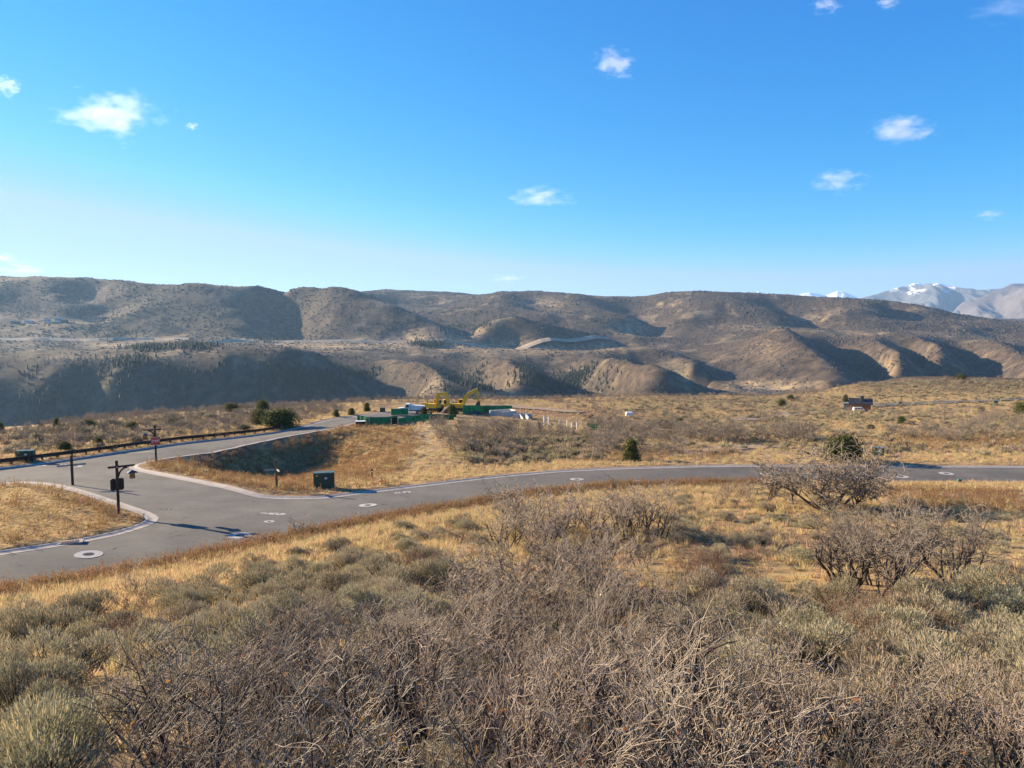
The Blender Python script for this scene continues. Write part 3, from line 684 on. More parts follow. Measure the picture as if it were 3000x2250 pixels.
mcon = leafmat('conifer_leaf', (.035,.042,.022), (.022,.028,.016), .2, .1, .2)
mscr = simple('hill_scrub', (.085,.067,.052), (.058,.046,.037), .2, .95, rnd=0, world=True)

def oak_parts(seed, mode, tm=None, **kw):
    """branch and twig meshes of one leafless oak"""
    r = np.random.default_rng(seed); S = oak_segments(r, **kw); thr = kw.get('tw', .006)*1.55
    big = S[:,6] > thr; out = []
    for nm, k, mat, n in (('branches', big, mbark, 5 if mode == 0 else 4), ('twigs', ~big, tm or mtwig, 3)):
        V, Fa = tubes(S[k], n); out.append(npmesh(nm, V, Fa, mat))
    low = S[(S[:,5] < kw['h']*.75)]; pick = low[r.integers(0, len(low), 34)]
    V, Fa = tris(pick[:,3:6]+r.normal(size=(34,3))*.03, .05, r); out.append(npmesh('dead_leaves', V, Fa, mleafd))
    return out
def oak_single(seed, mat2, **kw):
    r = np.random.default_rng(seed); S = oak_segments(r, **kw); thr = kw.get('tw', .006)*2.1; big = S[:,6] > thr
    V1, F1 = tubes(S[big], 3); V2, F2 = tubes(S[~big], 3)
    me = npmesh('oak_shrub', np.vstack([V1, V2]), np.vstack([F1, F2+len(V1)]), mbark); me.materials.append(mat2)
    mi = np.zeros(len(F1)+len(F2), np.int32); mi[len(F1):] = 1; me.polygons.foreach_set('material_index', mi); return me
OAK_NEAR = [oak_parts(100+k, 0, h=2.0, spread=.30+.08*(k % 3), stems=6, n1=6, n2=5, n3=4, tw=.0029, thick=1.05, wig=.27, open_=.72) for k in range(6)]
OAK_MED = [oak_parts(200+k, 0, h=2.6, spread=.5, stems=5, n1=5, n2=4, n3=4, tw=.0075, thick=.95, wig=.30) for k in range(4)]
OAK_TREE = [oak_parts(300+k, 0, mtwig2, h=3.2, spread=.28, stems=2+k % 2, n1=7, n2=5, n3=4, tw=.0075, thick=1.35, wig=.42) for k in range(4)]
OAK_BIG = oak_parts(400, 0, mtwig2, h=5.2, spread=1.5, stems=10, n1=9, n2=6, n3=5, tw=.016, thick=1.0, wig=.36, open_=1.0)
OAK_MID = [oak_single(500+k, mtwig2, h=2.6, spread=.55, stems=6, n1=4, n2=4, n3=3, tw=.014, thick=.9, wig=.38) for k in range(5)]
RED_SHRUB = [oak_single(600+k, mredtw, h=1.1, spread=1.0, stems=12, n1=4, n2=4, n3=3, tw=.0042, thick=.5, wig=.30) for k in range(3)]
for me in RED_SHRUB: me.name = 'reddish_shrub'

def sage_mesh(seed, h, w, n, leaf, stalks=True):
    r = np.random.default_rng(seed); lob = [(r.normal()*w*.28, r.normal()*w*.28, .7+.45*r.random()) for _ in range(6)]
    pts = []; st = []
    for k in range(n):
        lx, ly, lh = lob[r.integers(0, 6)]
        a = r.random()*2*math.pi; q = math.sqrt(r.random()); rad = w*.30*q
        x = lx+math.cos(a)*rad; y = ly+math.sin(a)*rad; z = h*lh*(.98-.45*q*q)*(.55+.45*r.random()**.4)
        pts.append((x, y, z, a, q))
    P_ = np.array(pts); B = []
    for x, y, z, a, q in pts:
        out = np.array([math.cos(a)*q*.9, math.sin(a)*q*.9, 1.0])
        for j in range(3):
            d = unit(out + r.normal(size=3)*.28); L = leaf*(.7+.7*r.random()); p = np.array([x, y, z-L*.5])+r.normal(size=3)*.03
            B.append((*p, *(p+d*L), leaf*.075*(.7+.6*r.random()), r.random()*6.28))
        if stalks and r.random() < .42:
            p = np.array([x, y, z]); L = leaf*(1.0+.9*r.random()); d = unit(out*.6+np.array([0,0,.8])+r.normal(size=3)*.10)
            st.append((*p, *(p+d*L), leaf*.055, r.random()*6.28))
    V, T = blades(np.array(B)); k0 = len(T); mats = [msage]
    allV, allT, mi = [V], [T], [np.zeros(len(T), np.int32)]
    if st:
        V2, T2 = blades(np.array(st)); allV.append(V2); allT.append(T2+len(V)); mi.append(np.ones(len(T2), np.int32))
    S = []
    for k in range(95):
        x, y, z, a, q = pts[r.integers(0, n)]; b0 = np.array([x*.15, y*.15, -.12]); m = np.array([x*.6, y*.6, z*.45])+r.normal(size=3)*.05; t = np.array([x, y, z*.92])
        S += [(*b0, *m, .016, .011), (*m, *t, .011, .005)]
    return V, T, (allV[1], allT[1]-len(V)) if st else None, tubes(np.array(S), 3)
def sage_parts(seed, **kw):
    V, T, st, (Vw, Fw) = sage_mesh(seed, **kw)
    out = [npmesh('foliage', V, T, msage), npmesh('stems', Vw, Fw, mwood)]
    if st: out.append(npmesh('seed_stalks', st[0], st[1], msager))
    return out
def sage_single(seed, **kw):
    V, T, st, (Vw, Fw) = sage_mesh(seed, **kw)
    VV, TT, mi = [V], [T], [np.zeros(len(T), np.int32)]
    if st: VV.append(st[0]); TT.append(st[1]+len(V)); mi.append(np.ones(len(st[1]), np.int32))
    me = npmesh('sagebrush', np.vstack(VV), np.vstack(TT), msage); me.materials.append(msager); me.polygons.foreach_set('material_index', np.concatenate(mi)); return me
SAGE_NEAR = [sage_parts(700+k, h=.95, w=1.55, n=1900, leaf=.078) for k in range(5)]
SAGE_MID = [sage_single(720+k, h=.75, w=1.1, n=110, leaf=.30) for k in range(4)]
def tuft_mesh(seed, n, h, w, wd, mat, name, seedy=False):
    r = np.random.default_rng(seed); B = []
    for k in range(n):
        a = r.random()*6.28; q = r.random()*w; p = np.array([math.cos(a)*q*.45, math.sin(a)*q*.45, -.05]); L = h*(.5+.7*r.random())
        d = unit(np.array([math.cos(a)*q/w*.75, math.sin(a)*q/w*.75, 1.0])+r.normal(size=3)*.16); t = p+d*L
        if not seedy: B.append((*p, *t, wd*(.6+.8*r.random()), r.random()*6.28))
        else:
            B.append((*p, *t, wd*.45, r.random()*6.28))
            for j in range(9):
                c = p+d*L*(.35+.65*r.random()); dd = unit(d+r.normal(size=3)*.55); B.append((*c, *(c+dd*h*.16*(.6+.8*r.random())), wd*(.7+.6*r.random()), r.random()*6.28))
    V, T = blades(np.array(B)); return npmesh(name, V, T, mat)
TUFT = [tuft_mesh(800+k, 46, .38, .30, .0075, mstraw, 'grass_tuft') for k in range(4)]
WEED = [tuft_mesh(820+k, 9, .70, .32, .011, mrust, 'weed_clump', True) for k in range(4)]
def juniper_parts(seed, h, w, conical, n, leaf):
    r = np.random.default_rng(seed); S = []; tips = []
    S.append((0,0,-.4, .05*w,0,h*.35, .07*h/3, .055*h/3)); S.append((.05*w,0,h*.35, 0,.04,h*.85, .055*h/3, .015))
    nb = 34
    for k in range(nb):
        t = (k+.5)/nb; z = h*(.06+.9*t); a = k*2.4+r.random(); rad = w*.5*((1-t)**.7*1.05 if conical else math.sqrt(max(.03, 1-((t-.42)/.62)**2)))*(.8+.35*r.random())
        e = np.array([math.cos(a)*rad, math.sin(a)*rad, z+.1*h*(.5-t)*.5]); S.append((0,0,max(.1,z-.15*h), *e, .02*h/3, .006)); tips.append((e, rad))
    c = []
    per = n//nb
    for e, rad in tips:
        s = .16*w*(.7+.6*r.random())
        p = e*np.array([.82,.82,1]) + r.normal(size=(per,3))*np.array([s,s,s*.8]); c.append(p)
    c = np.vstack(c); c[:,2] = np.maximum(c[:,2], .03*h); V, T = tris(c, leaf, r, .6); Vt, Ft = tubes(np.array(S), 5)
    return [npmesh('trunk', Vt, Ft, mbark), npmesh('crown', V, T, mjun)]
JUN_ROUND = [juniper_parts(900+k, 3.0, 3.0, False, 4200, .24) for k in range(3)]
JUN_CONE = [juniper_parts(920+k, 3.2, 2.0, True, 3400, .20) for k in range(3)]

# ------------------------------------------------------------------ where plants stand
_ang = (GZ/r_).reshape(nr_, na); _see = (_ang >= np.maximum.accumulate(_ang, 0)-.006).ravel()      # ground not hidden behind nearer ground
vis = (r_ < 430) & (_see | (r_ < 40))
cand = np.where(vis & (np.abs(A.ravel()) < R(40)) & (r_ > 4.5))[0]
cx_, cy_, cz_ = GX[cand], GY[cand], GZ[cand]; cpx, cpy = gpx[cand], gpy[cand]; crd = grd[cand]; cw = r_[cand]**2
def in_poly(px, py, poly):
    inside = np.zeros(len(px), bool); n = len(poly)
    for i in range(n):
        ax, ay = poly[i]; bx, by = poly[(i+1) % n]
        inside ^= ((ay > py) != (by > py)) & (px < (bx-ax)*(py-ay)/(by-ay+1e-12)+ax)
    return inside
def zone(poly, n, gap=.6, rd=1.6, seed=0, avoid=None, wt=None):
    """n ground points whose place in the photograph falls inside the outline"""
    r = np.random.default_rng(seed+1000); k = in_poly(cpx, cpy, poly) & (crd > rd)
    if wt is not None: k &= wt
    ids = np.where(k)[0]
    if len(ids) == 0: return []
    pr = cw[ids]/cw[ids].sum(); pick = r.choice(ids, size=min(n*4, 40000), p=pr)
    out = []; cell = {}
    for i in pick:
        s = r_[cand[i]]; x = cx_[i]+r.normal()*.006*s; y = cy_[i]+r.normal()*.006*s; ok = True
        if gap > 0:
            ck = (int(x//gap), int(y//gap))
            for dx in (-1,0,1):
                for dy in (-1,0,1):
                    for q in cell.get((ck[0]+dx, ck[1]+dy), ()):
                        if (q[0]-x)**2+(q[1]-y)**2 < gap*gap: ok = False
            if not ok: continue
            cell.setdefault(ck, []).append((x, y))
        out.append((x, y)); 
        if len(out) >= n: break
    if not out: return []
    o = np.array(out); rdd = road_dist(o[:,0], o[:,1]); o = o[rdd > rd]; z = ground_z(o[:,0], o[:,1]); z = z+.09*(1-smooth(3,12,road_dist(o[:,0], o[:,1])))
    return [tuple(map(float, q)) for q in np.column_stack([o, z])]
NPROBLEM = 0
def plant(name, meshes, loc, sc, rz, label, cat, group):
    """one plant: an empty with its parts, or a single mesh when it is far"""
    if isinstance(meshes, list):
        t = thing(name, label, cat, loc, rz, group); t.scale = sc if isinstance(sc, tuple) else (sc,)*3
        for me in meshes:
            o = link(bpy.data.objects.new(me.name.split('.')[0], me), t)
            if o.name.startswith(('seed_', 'dead_', 'twigs')): o['kind'] = 'stuff'
        return t
    o = link(bpy.data.objects.new(name, meshes)); o.location = loc; o.rotation_euler = (0,0,rz); o.scale = sc if isinstance(sc, tuple) else (sc,)*3
    return tag(o, label, cat, group)
LAND = [(430,'below the left lamp post'),(1000,'below the crossed signpost'),(1450,'below the fire hydrant'),(2000,'below the lone juniper'),(2600,'below the spreading oak'),(9999,'towards the right edge')]
def plants(name, variants, pts, smin, smax, label, cat, group, seed=0, tall=(.9,1.1)):
    r = random.Random(seed); res = []; rows = sorted(p[1] for p in pts)
    for p in pts:
        s = r.uniform(smin, smax); t = r.uniform(*tall); lb = label
        if len(pts) > 8:
            a, _b = proj(p[0], p[1], p[2]); k = rows.index(p[1])/len(rows)
            lb = ('low ' if s < smin+.33*(smax-smin) else 'tall ' if s > smin+.67*(smax-smin) else '') + label + ', ' + ('front' if k < .34 else 'middle' if k < .67 else 'back') + ' rows, ' + next(w_ for q, w_ in LAND if a < q).replace('below', 'below' if p[1] < 78 else 'beyond')
        res.append(plant(name, variants[r.randrange(len(variants))], (p[0], p[1], p[2]-.03), (s, s, s*t), r.uniform(0, 6.28), lb, cat, group))
    return res
oakc = 'shrub'
Z1 = [(380,2330),(430,2130),(700,2030),(1000,2000),(1300,1930),(1500,1880),(1900,1900),(2080,2040),(2250,2180),(2300,2800),(300,2800)]
Z1R = [(2200,2200),(2500,2160),(3150,2200),(3150,2800),(2250,2800)]
plants('oak_shrub', OAK_NEAR, zone(Z1, 52, .8, seed=1, wt=fbm(cx_/2.6+3, cy_/2.6, 2) > -.28), .75, 1.25, 'bare oak shrub in the bottom thicket', oakc, 'oak thicket along the bottom', 1)
plants('oak_shrub', OAK_NEAR, zone(Z1R, 9, 1.2, seed=15), .7, .95, 'single bare oak at the bottom right', oakc, 'single oaks at the bottom right', 15)
plants('oak_shrub', OAK_MED, zone([(1330,1820),(1380,1690),(1560,1640),(1800,1640),(1960,1680),(2010,1830),(1700,1900),(1400,1900)], 24, 1.0, seed=2, wt=fbm(cx_/3.2+8, cy_/3.2, 2) > -.25), .75, 1.05, 'pale bare oak of the central thicket', oakc, 'central oak thicket', 2)
plants('oak_shrub', OAK_MED, zone([(1430,1590),(1480,1550),(1850,1540),(1930,1580),(1800,1620),(1500,1630)], 19, 1.0, seed=3), .95, 1.35, 'dark-stemmed oak nearest the main road', oakc, 'oaks beside the main road', 3)
plants('oak_tree', OAK_TREE, zone([(2390,1745),(2420,1695),(2830,1695),(2860,1750),(2600,1775)], 15, .9, seed=4), .95, 1.25, 'crooked dark oak in the right row', 'tree', 'row of crooked oaks at right', 4)
plants('oak_shrub', OAK_MED, zone([(2020,1480),(2050,1445),(2180,1445),(2230,1490),(2150,1500)], 6, 1.0, seed=5), .5, .7, 'low bare oak shrub at the roadside left of the big spreading oak', oakc, 'low oaks beside the big oak', 5)
p = on_ground(2430, 1492); plant('oak_tree', OAK_BIG, p, (1.6,1.6,.98), 1.1, 'large spreading leafless oak standing beside the main road at right', 'tree', None)
p = on_ground(2250, 1478); plant('oak_tree', OAK_TREE[1], p, (.95,.95,.95), 2.2, 'slender bare oak just left of the large spreading oak', 'tree', None)
p = on_ground(2330, 1486); plant('oak_tree', OAK_TREE[2], p, (1.1,1.1,1.05), .2, 'bare bushy oak touching the left side of the large spreading oak', 'tree', None)
p = on_ground(2540, 1476); plant('oak_shrub', OAK_MED[1], p, (1.2,1.2,1.1), .9, 'bare oak shrub under the right side of the large spreading oak', oakc, None)
p = on_ground(880, 1575); plant('oak_shrub', OAK_MED[2], p, (.6,.6,.65), 2.9, 'small bare oak shrub alone in the golden grass at the near verge', oakc, None)
p = on_ground(395, 1745); plant('oak_shrub', OAK_MED[0], p, (.62,.62,.5), 1.9, 'twisted dark dead shrub in golden grass at lower left', oakc, None)
for k, (a, b, s_, lb) in enumerate([(1030,2330,.78,'tall dark-stemmed oak sapling rising from the thicket left of bottom centre'),(1560,2290,.8,'dark forked oak sapling in the thicket at bottom centre'),(2290,2390,.74,'dark Y-forked oak sapling at bottom right above sagebrush'),(1960,2240,.8,'slanting dark oak sapling right of bottom centre'),(640,2290,.7,'leaning grey oak sapling at the left end of the bottom thicket'),(2720,2360,.66,'slim oak sapling nearest the bottom right corner')]):
    p = on_ground(a, b); plant('oak_sapling', OAK_TREE[k % 4], p, (s_*.8, s_*.8, s_), k*1.7, lb, 'tree', None)
rs = 'reddish twiggy shrub '
plants('reddish_shrub', RED_SHRUB, zone([(2440,1910),(2460,1800),(2700,1800),(2760,1900)], 11, .7, seed=6), .8, 1.15, rs+'near the right oak row', 'shrub', 'reddish shrubs at right', 6)
plants('reddish_shrub', RED_SHRUB, zone([(1120,1740),(1150,1650),(1300,1645),(1330,1740)], 9, .7, seed=7), .8, 1.1, rs+'left of the central thicket', 'shrub', 'reddish shrubs left of centre', 7)
plants('reddish_shrub', RED_SHRUB, zone([(330,1900),(350,1790),(560,1800),(520,1900)], 6, .6, seed=8), .7, 1.0, rs+'among sagebrush at lower left', 'shrub', 'reddish shrubs lower left', 8)
plants('reddish_shrub', RED_SHRUB, zone([(1980,1700),(2000,1620),(2200,1640),(2230,1720)], 8, .7, seed=9), .8, 1.1, rs+'between the central thicket and the crooked oak row', 'shrub', 'reddish shrubs right of centre', 9)
plants('reddish_shrub', RED_SHRUB, zone(Z1, 22, .7, seed=10), .6, .95, rs+'inside the bottom thicket', 'shrub', 'reddish shrubs in the thicket', 10)
sg = 'grey sagebrush '
ZSL = [(0,1840),(300,1810),(700,1720),(900,1670),(1250,1650),(1380,1700),(1340,1900),(1000,2000),(600,2050),(380,2150),(320,2330),(-60,2330),(-60,1840)]
ZSR = [(1960,1740),(2400,1780),(3000,1780),(3080,2330),(2280,2330),(2250,2180),(2080,2040),(1960,1880)]
plants('sagebrush', SAGE_NEAR, zone(ZSL, 46, 1.75, seed=11), .7, 1.5, sg+'on the lower left slope', 'shrub', 'sagebrush on the lower left slope', 11)
plants('sagebrush', SAGE_NEAR, zone(ZSR, 42, 1.75, seed=12), .75, 1.5, sg+'on the lower right slope', 'shrub', 'sagebrush on the lower right slope', 12)
plants('sagebrush', SAGE_NEAR, zone([(1950,1520),(2900,1510),(3000,1700),(2400,1680),(2000,1700)], 40, 1.0, seed=13), .45, .85, sg+'on the stony meadow', 'shrub', 'sagebrush on the stony meadow', 13)
plants('sagebrush', SAGE_NEAR, zone(Z1, 30, 1.0, seed=14), .6, 1.0, sg+'inside the bottom thicket', 'shrub', 'sagebrush in the bottom thicket', 14)
plants('sagebrush', SAGE_NEAR, zone([(700,1690),(1000,1590),(1350,1530),(1440,1560),(1400,1660),(900,1700)], 19, 1.5, 4.5, seed=16), .5, 1.0, 'grey sagebrush close to the golden verge', 'shrub', 'sagebrush beside the verge', 16)
plants('sagebrush', SAGE_NEAR, zone([(1950,1470),(2200,1450),(2650,1470),(2950,1490),(2900,1530),(1960,1530)], 20, 1.6, 4, seed=17), .5, .9, 'grey sagebrush around the foot of the spreading oak', 'shrub', 'sagebrush under the spreading oak', 17)
# across the road
n0 = len([o for o in C.objects if o.name.startswith('oak_')and o.parent is None])
ob = 'bare brown oak '
mid = [([(1260,1248),(1420,1246),(1640,1256),(1700,1290),(1290,1300)], 46, 1.4, ob+'on the knoll', 'oaks on the knoll', .45, .8),
       ([(1310,1300),(1500,1300),(1500,1345),(1330,1345)], 10, 1.8, ob+'on the sandy slope', 'oaks on the sandy slope', .8, 1.1),
       ([(1740,1305),(1980,1300),(1980,1345),(1740,1350)], 14, 1.4, ob+'around the lone juniper', 'oaks round the juniper', 1.0, 1.3),
       ([(2060,1280),(2400,1270),(2380,1300),(2060,1302)], 30, 1.2, ob+'in the dirt track clump', 'oak clump by the dirt track', 1.0, 1.3),
       ([(2450,1280),(2900,1265),(2850,1300),(2450,1302)], 16, 1.8, ob+'on the sage flat', 'oaks on the sage flat', .9, 1.2)]
for k, (po, n, gap, lb, gr, a, b) in enumerate(mid): plants('oak_shrub', OAK_MID, zone(po, n, gap, 2.2, seed=20+k), a, b, lb, oakc, gr, 20+k)
# junipers, each placed by its foot
jl = [(1850,1352,(2.7,1.9),'C','conical dark green juniper standing alone beyond the main road'),(2470,1352,(3.1,3.3),'R','round olive juniper behind the large spreading oak'),
      (820,1254,(3.1,4.2),'R','largest round juniper beside the far end of the guardrail'),(765,1240,(2.3,2.9),'R','round juniper tucked behind the largest one near the guardrail end'),(770,1212,(2.6,1.9),'R','smaller juniper rising behind the pair at the guardrail end'),
      (680,1208,(1.8,2.4),'R','round juniper alone on the plateau rim left of the guardrail pair'),(985,1222,(1.4,1.1),'C','small juniper left of the side road crest, nearest the guardrail pair'),(1030,1217,(1.4,1.2),'C','second small juniper beyond the side road crest'),(1075,1206,(1.8,1.2),'C','thin juniper beside dark boulders beyond the side road crest'),
      (290,1312,(1.3,1.0),'C','conical juniper right behind the guardrail near the stop sign'),(190,1322,(1.2,1.3),'R','dark juniper behind the guardrail at far left'),(108,1296,(1.1,0.9),'C','small dark juniper in the brush above the guardrail, far left'),(166,1250,(1.4,0.9),'C','tall narrow juniper on the plateau rim at left'),
      (258,1258,(1.5,1.7),'R','rounded juniper on the rim right of the tall narrow one'),(185,1264,(1.1,1.2),'R','squat juniper directly below the tall narrow one'),(240,1276,(1.1,1.5),'R','low juniper in the brush below the rounded rim juniper'),(388,1262,(1.3,1.4),'R','dark juniper in brush left above the stop sign'),
      (507,1246,(1.2,1.6),'R','round juniper in brush right of the stop sign'),(120,1254,(0.7,0.6),'R','tiny juniper on the rim at far left'),(715,1263,(1.0,1.4),'R','low olive juniper left of the guardrail end'),(3,1268,(1.5,1.0),'C','juniper cut by the left picture edge'),
      (2290,1190,(2.2,2.0),'R','juniper in the flat left of the small house'),(2316,1172,(1.8,1.9),'R','juniper farther back left of the small house'),(2816,1112,(2.8,3.4),'R','round juniper on the skyline of the right plateau rim'),(2797,1112,(1.5,1.4),'R','small juniper beside the skyline one on the right rim'),
      (2477,1178,(2.6,1.6),'C','dark juniper directly behind the small house'),(2640,1243,(1.7,1.5),'C','juniper in the sage flat right of the small house'),(2995,1218,(3.4,3.0),'R','juniper cut by the right picture edge'),(2330,1262,(1.5,2.2),'R','dark low juniper beside the track at right'),(2550,1258,(1.0,1.2),'R','small olive shrub juniper below the house'),
      (1990,1242,(1.3,1.5),'R','round dark juniper above the oak clump in mid plateau'),(1930,1252,(1.5,3.4),'R','broad juniper in the middle of the plateau'),(1242,1222,(1.9,1.3),'C','juniper in front of the left excavator'),(1325,1222,(2.4,1.5),'C','olive juniper in front of the right excavator'),(2875,1207,(1.2,1.4),'R','small juniper below the far road at right')]
for k, (a, b, h, kind, lb) in enumerate(jl):
    p = on_ground(a, b); V = (JUN_CONE if kind == 'C' else JUN_ROUND)[k % 3]; h, w_ = h; sw = w_/(2.1 if kind == 'C' else 3.1)
    plant('juniper_tree', V, (p.x, p.y, p.z-.05), (sw, sw, h/3.1), k*1.3, lb, 'tree', None)

# ------------------------------------------------------------------ uncountable cover, instanced on points
def stuff(name, pts, sources, smin, smax, seed, tall=(.85,1.2), sink=.03):
    r = np.random.default_rng(seed); n = len(pts); P_ = np.array(pts); P_[:,2] -= sink
    me = bpy.data.meshes.new(name); me.vertices.add(n); me.vertices.foreach_set('co', P_.astype(np.float32).ravel())
    s = r.uniform(smin, smax, n); sc = np.column_stack([s, s, s*r.uniform(*tall, n)])
    rot = np.column_stack([r.normal(0,.05,n), r.normal(0,.05,n), r.uniform(0,6.28,n)])
    me.attributes.new('scl', 'FLOAT_VECTOR', 'POINT').data.foreach_set('vector', sc.astype(np.float32).ravel())
    me.attributes.new('rot', 'FLOAT_VECTOR', 'POINT').data.foreach_set('vector', rot.astype(np.float32).ravel())
    me.attributes.new('var', 'INT', 'POINT').data.foreach_set('value', r.integers(0, len(sources), n).astype(np.int32))
    o = link(bpy.data.objects.new(name, me)); tag(o, kind='stuff')
    ng = bpy.data.node_groups.new(name, 'GeometryNodeTree')
    ng.interface.new_socket('Geometry', in_out='INPUT', socket_type='NodeSocketGeometry'); ng.interface.new_socket('Geometry', in_out='OUTPUT', socket_type='NodeSocketGeometry')
    gi = ng.nodes.new('NodeGroupInput'); go = ng.nodes.new('NodeGroupOutput'); ip = ng.nodes.new('GeometryNodeInstanceOnPoints'); jg = ng.nodes.new('GeometryNodeJoinGeometry')
    for q in sources:
        oi = ng.nodes.new('GeometryNodeObjectInfo'); oi.inputs['Object'].default_value = q; oi.inputs['As Instance'].default_value = True; oi.transform_space = 'ORIGINAL'
        ng.links.new(oi.outputs['Geometry'], jg.inputs[0])
    def at(nm, ty):
        a = ng.nodes.new('GeometryNodeInputNamedAttribute'); a.data_type = ty; a.inputs['Name'].default_value = nm; return [x for x in a.outputs if x.enabled][0]
    ng.links.new(gi.outputs[0], ip.inputs['Points']); ng.links.new(jg.outputs[0], ip.inputs['Instance']); ip.inputs['Pick Instance'].default_value = True
    ng.links.new(at('var','INT'), ip.inputs['Instance Index']); ng.links.new(at('rot','FLOAT_VECTOR'), ip.inputs['Rotation']); ng.links.new(at('scl','FLOAT_VECTOR'), ip.inputs['Scale'])
    ng.links.new(ip.outputs[0], go.inputs[0])
    md = o.modifiers.new('cover', 'NODES'); md.node_group = ng
    return o
def source(name, me, px, py, label, cat, sc=1.0):
    p = on_ground(px, py); o = link(bpy.data.objects.new(name, me)); o.location = p; o.scale = (sc,)*3; return tag(o, label, cat)
tsrc = [source('grass_tuft', TUFT[k], a, b, lb, 'grass', 1.6) for k, (a, b, lb) in enumerate([(2310,1655,'tall yellow bunch grass at the left foot of the crooked oak row'),(2230,1590,'straw bunch grass on the stony meadow left of the crooked oaks'),(2480,1500,'pale grass tuft below the large spreading oak'),(2050,1545,'yellow grass tuft right of the mid oak thicket')])]
wsrc = [source('weed_clump', WEED[k], a, b, lb, 'weed', 1.1) for k, (a, b, lb) in enumerate([(600,1632,'rust-brown weed clump on the near kerb in front of the road junction'),(800,1592,'rust-brown weed clump on the near kerb below the paired valve covers'),(1290,1500,'orange-brown weed clump on the near kerb before the bend'),(2750,1440,'brown weed clump behind the small green pedestal')])]
osrc = [o for o in C.objects if o.name.startswith('oak_shrub') and o.type == 'MESH' and o.parent is None]
osrc = [next(o for o in osrc if o.data == m) for m in OAK_MID]
ssrc = plants('sagebrush', SAGE_MID, zone([(1480,1300),(1700,1300),(1720,1345),(1500,1350)], 6, 2.5, seed=40), .8, 1.1, 'small grey sagebrush on the slope left of the lone conical juniper', 'shrub', 'sagebrush near the lone juniper', 40)
ssrc = [next((o for o in ssrc if o.data == m), None) for m in SAGE_MID]; ssrc = [o for o in ssrc if o]
rim_oak = (zone([(0,1275),(150,1245),(350,1222),(700,1197),(1000,1185),(1000,1205),(900,1235),(640,1275),(500,1292),(300,1308),(100,1330),(0,1345)], 900, .95, 2.6, seed=50)
  + zone([(640,1178),(1250,1166),(1900,1158),(2350,1148),(2350,1170),(1900,1182),(1500,1178),(1000,1188)], 700, 1.4, 2.5, seed=51))
far_oak = (zone([(2350,1148),(2500,1128),(2620,1108),(3000,1108),(3000,1135),(2850,1150),(2640,1140),(2500,1160),(2450,1178),(2300,1185)], 170, 2.6, 2.5, seed=52)
  + zone([(2560,1206),(3000,1196),(3000,1250),(2700,1255),(2400,1240),(2350,1215)], 80, 2.4, 2.5, seed=53)
  + zone([(1650,1196),(2350,1190),(2350,1262),(1750,1265),(1700,1240)], 90, 2.4, 2.5, seed=54)
  + zone([(1700,1250),(2050,1255),(2050,1290),(1740,1300)], 80, 1.1, 2.5, seed=55) + zone([(2900,1230),(3000,1230),(3000,1280),(2700,1285)], 40, 1.2, 2.5, seed=56)
  + zone([(1250,1240),(1420,1246),(1640,1256),(1700,1285),(1290,1295)], 40, 1.2, 2.4, seed=57))
stuff('distant_oak_brush', far_oak, osrc, .5, 1.0, 5, (.8,1.15))
stuff('plateau_rim_brush', rim_oak, osrc, .36, .66, 13, (.85,1.2))
far_sage = (zone([(1340,1285),(1700,1290),(1740,1350),(1380,1365)], 130, .8, 2.6, seed=60) + zone([(1700,1230),(3000,1215),(3000,1340),(2450,1335),(2150,1330),(1700,1345)], 480, 1.2, 3.0, seed=61)
  + zone([(1700,1180),(3000,1150),(3000,1215),(1700,1230)], 560, 1.3, 2.5, seed=62) + zone([(2500,1120),(3000,1110),(3000,1150),(2550,1170)], 500, 1.0, 2.5, seed=63) + zone([(0,1280),(500,1220),(700,1215),(400,1300),(0,1340)], 120, 1, 2.5, seed=64))
stuff('distant_sagebrush', far_sage, ssrc, .6, 1.25, 6)
stuff('fallen_sage_scrub', zone(ZSL, 70, .9, seed=65)+zone(ZSR, 50, .9, seed=66)+zone([(1950,1500),(3000,1480),(3000,1720),(1950,1720)], 90, .6, seed=67), [next(o for o in C.objects if o.data == m[0]) for m in SAGE_NEAR], .22, .5, 7)
allg = [(-60,1400),(3060,1150),(3060,2800),(-60,2800)]
verge = np.where((crd > 1.0) & (crd < 5.5) & (r_[cand] < 130))[0]
def pick_rd(lo, hi, n, seed, extra=None, rmax=130):
    r = np.random.default_rng(seed); k = (crd > lo) & (crd < hi) & (r_[cand] < rmax) & (cpx > -80) & (cpx < 3080)
    if extra is not None: k &= extra
    ids = np.where(k)[0]; q = r.choice(ids, size=n, p=cw[ids]/cw[ids].sum()); s = r_[cand[q]]
    x = cx_[q]+r.normal(size=n)*.006*s; y = cy_[q]+r.normal(size=n)*.005*s; rd = road_dist(x, y); ok = rd > .95; x, y, rd = x[ok], y[ok], rd[ok]
    return [tuple(t) for t in np.column_stack([x, y, ground_z(x, y, rd)+.09*(1-smooth(3,12,rd))])]
nearside = cpy > np.interp(cpx, [q[0] for q in MAIN_NEAR], [q[1] for q in MAIN_NEAR])
islandl = in_poly(cpx, cpy, [(-100,1405),(200,1425),(470,1505),(475,1535),(330,1580),(-100,1650)])
hollow = in_poly(cpx, cpy, [(440,1370),(560,1335),(1000,1255),(1200,1250),(1230,1300),(1150,1400),(900,1440),(640,1420)])
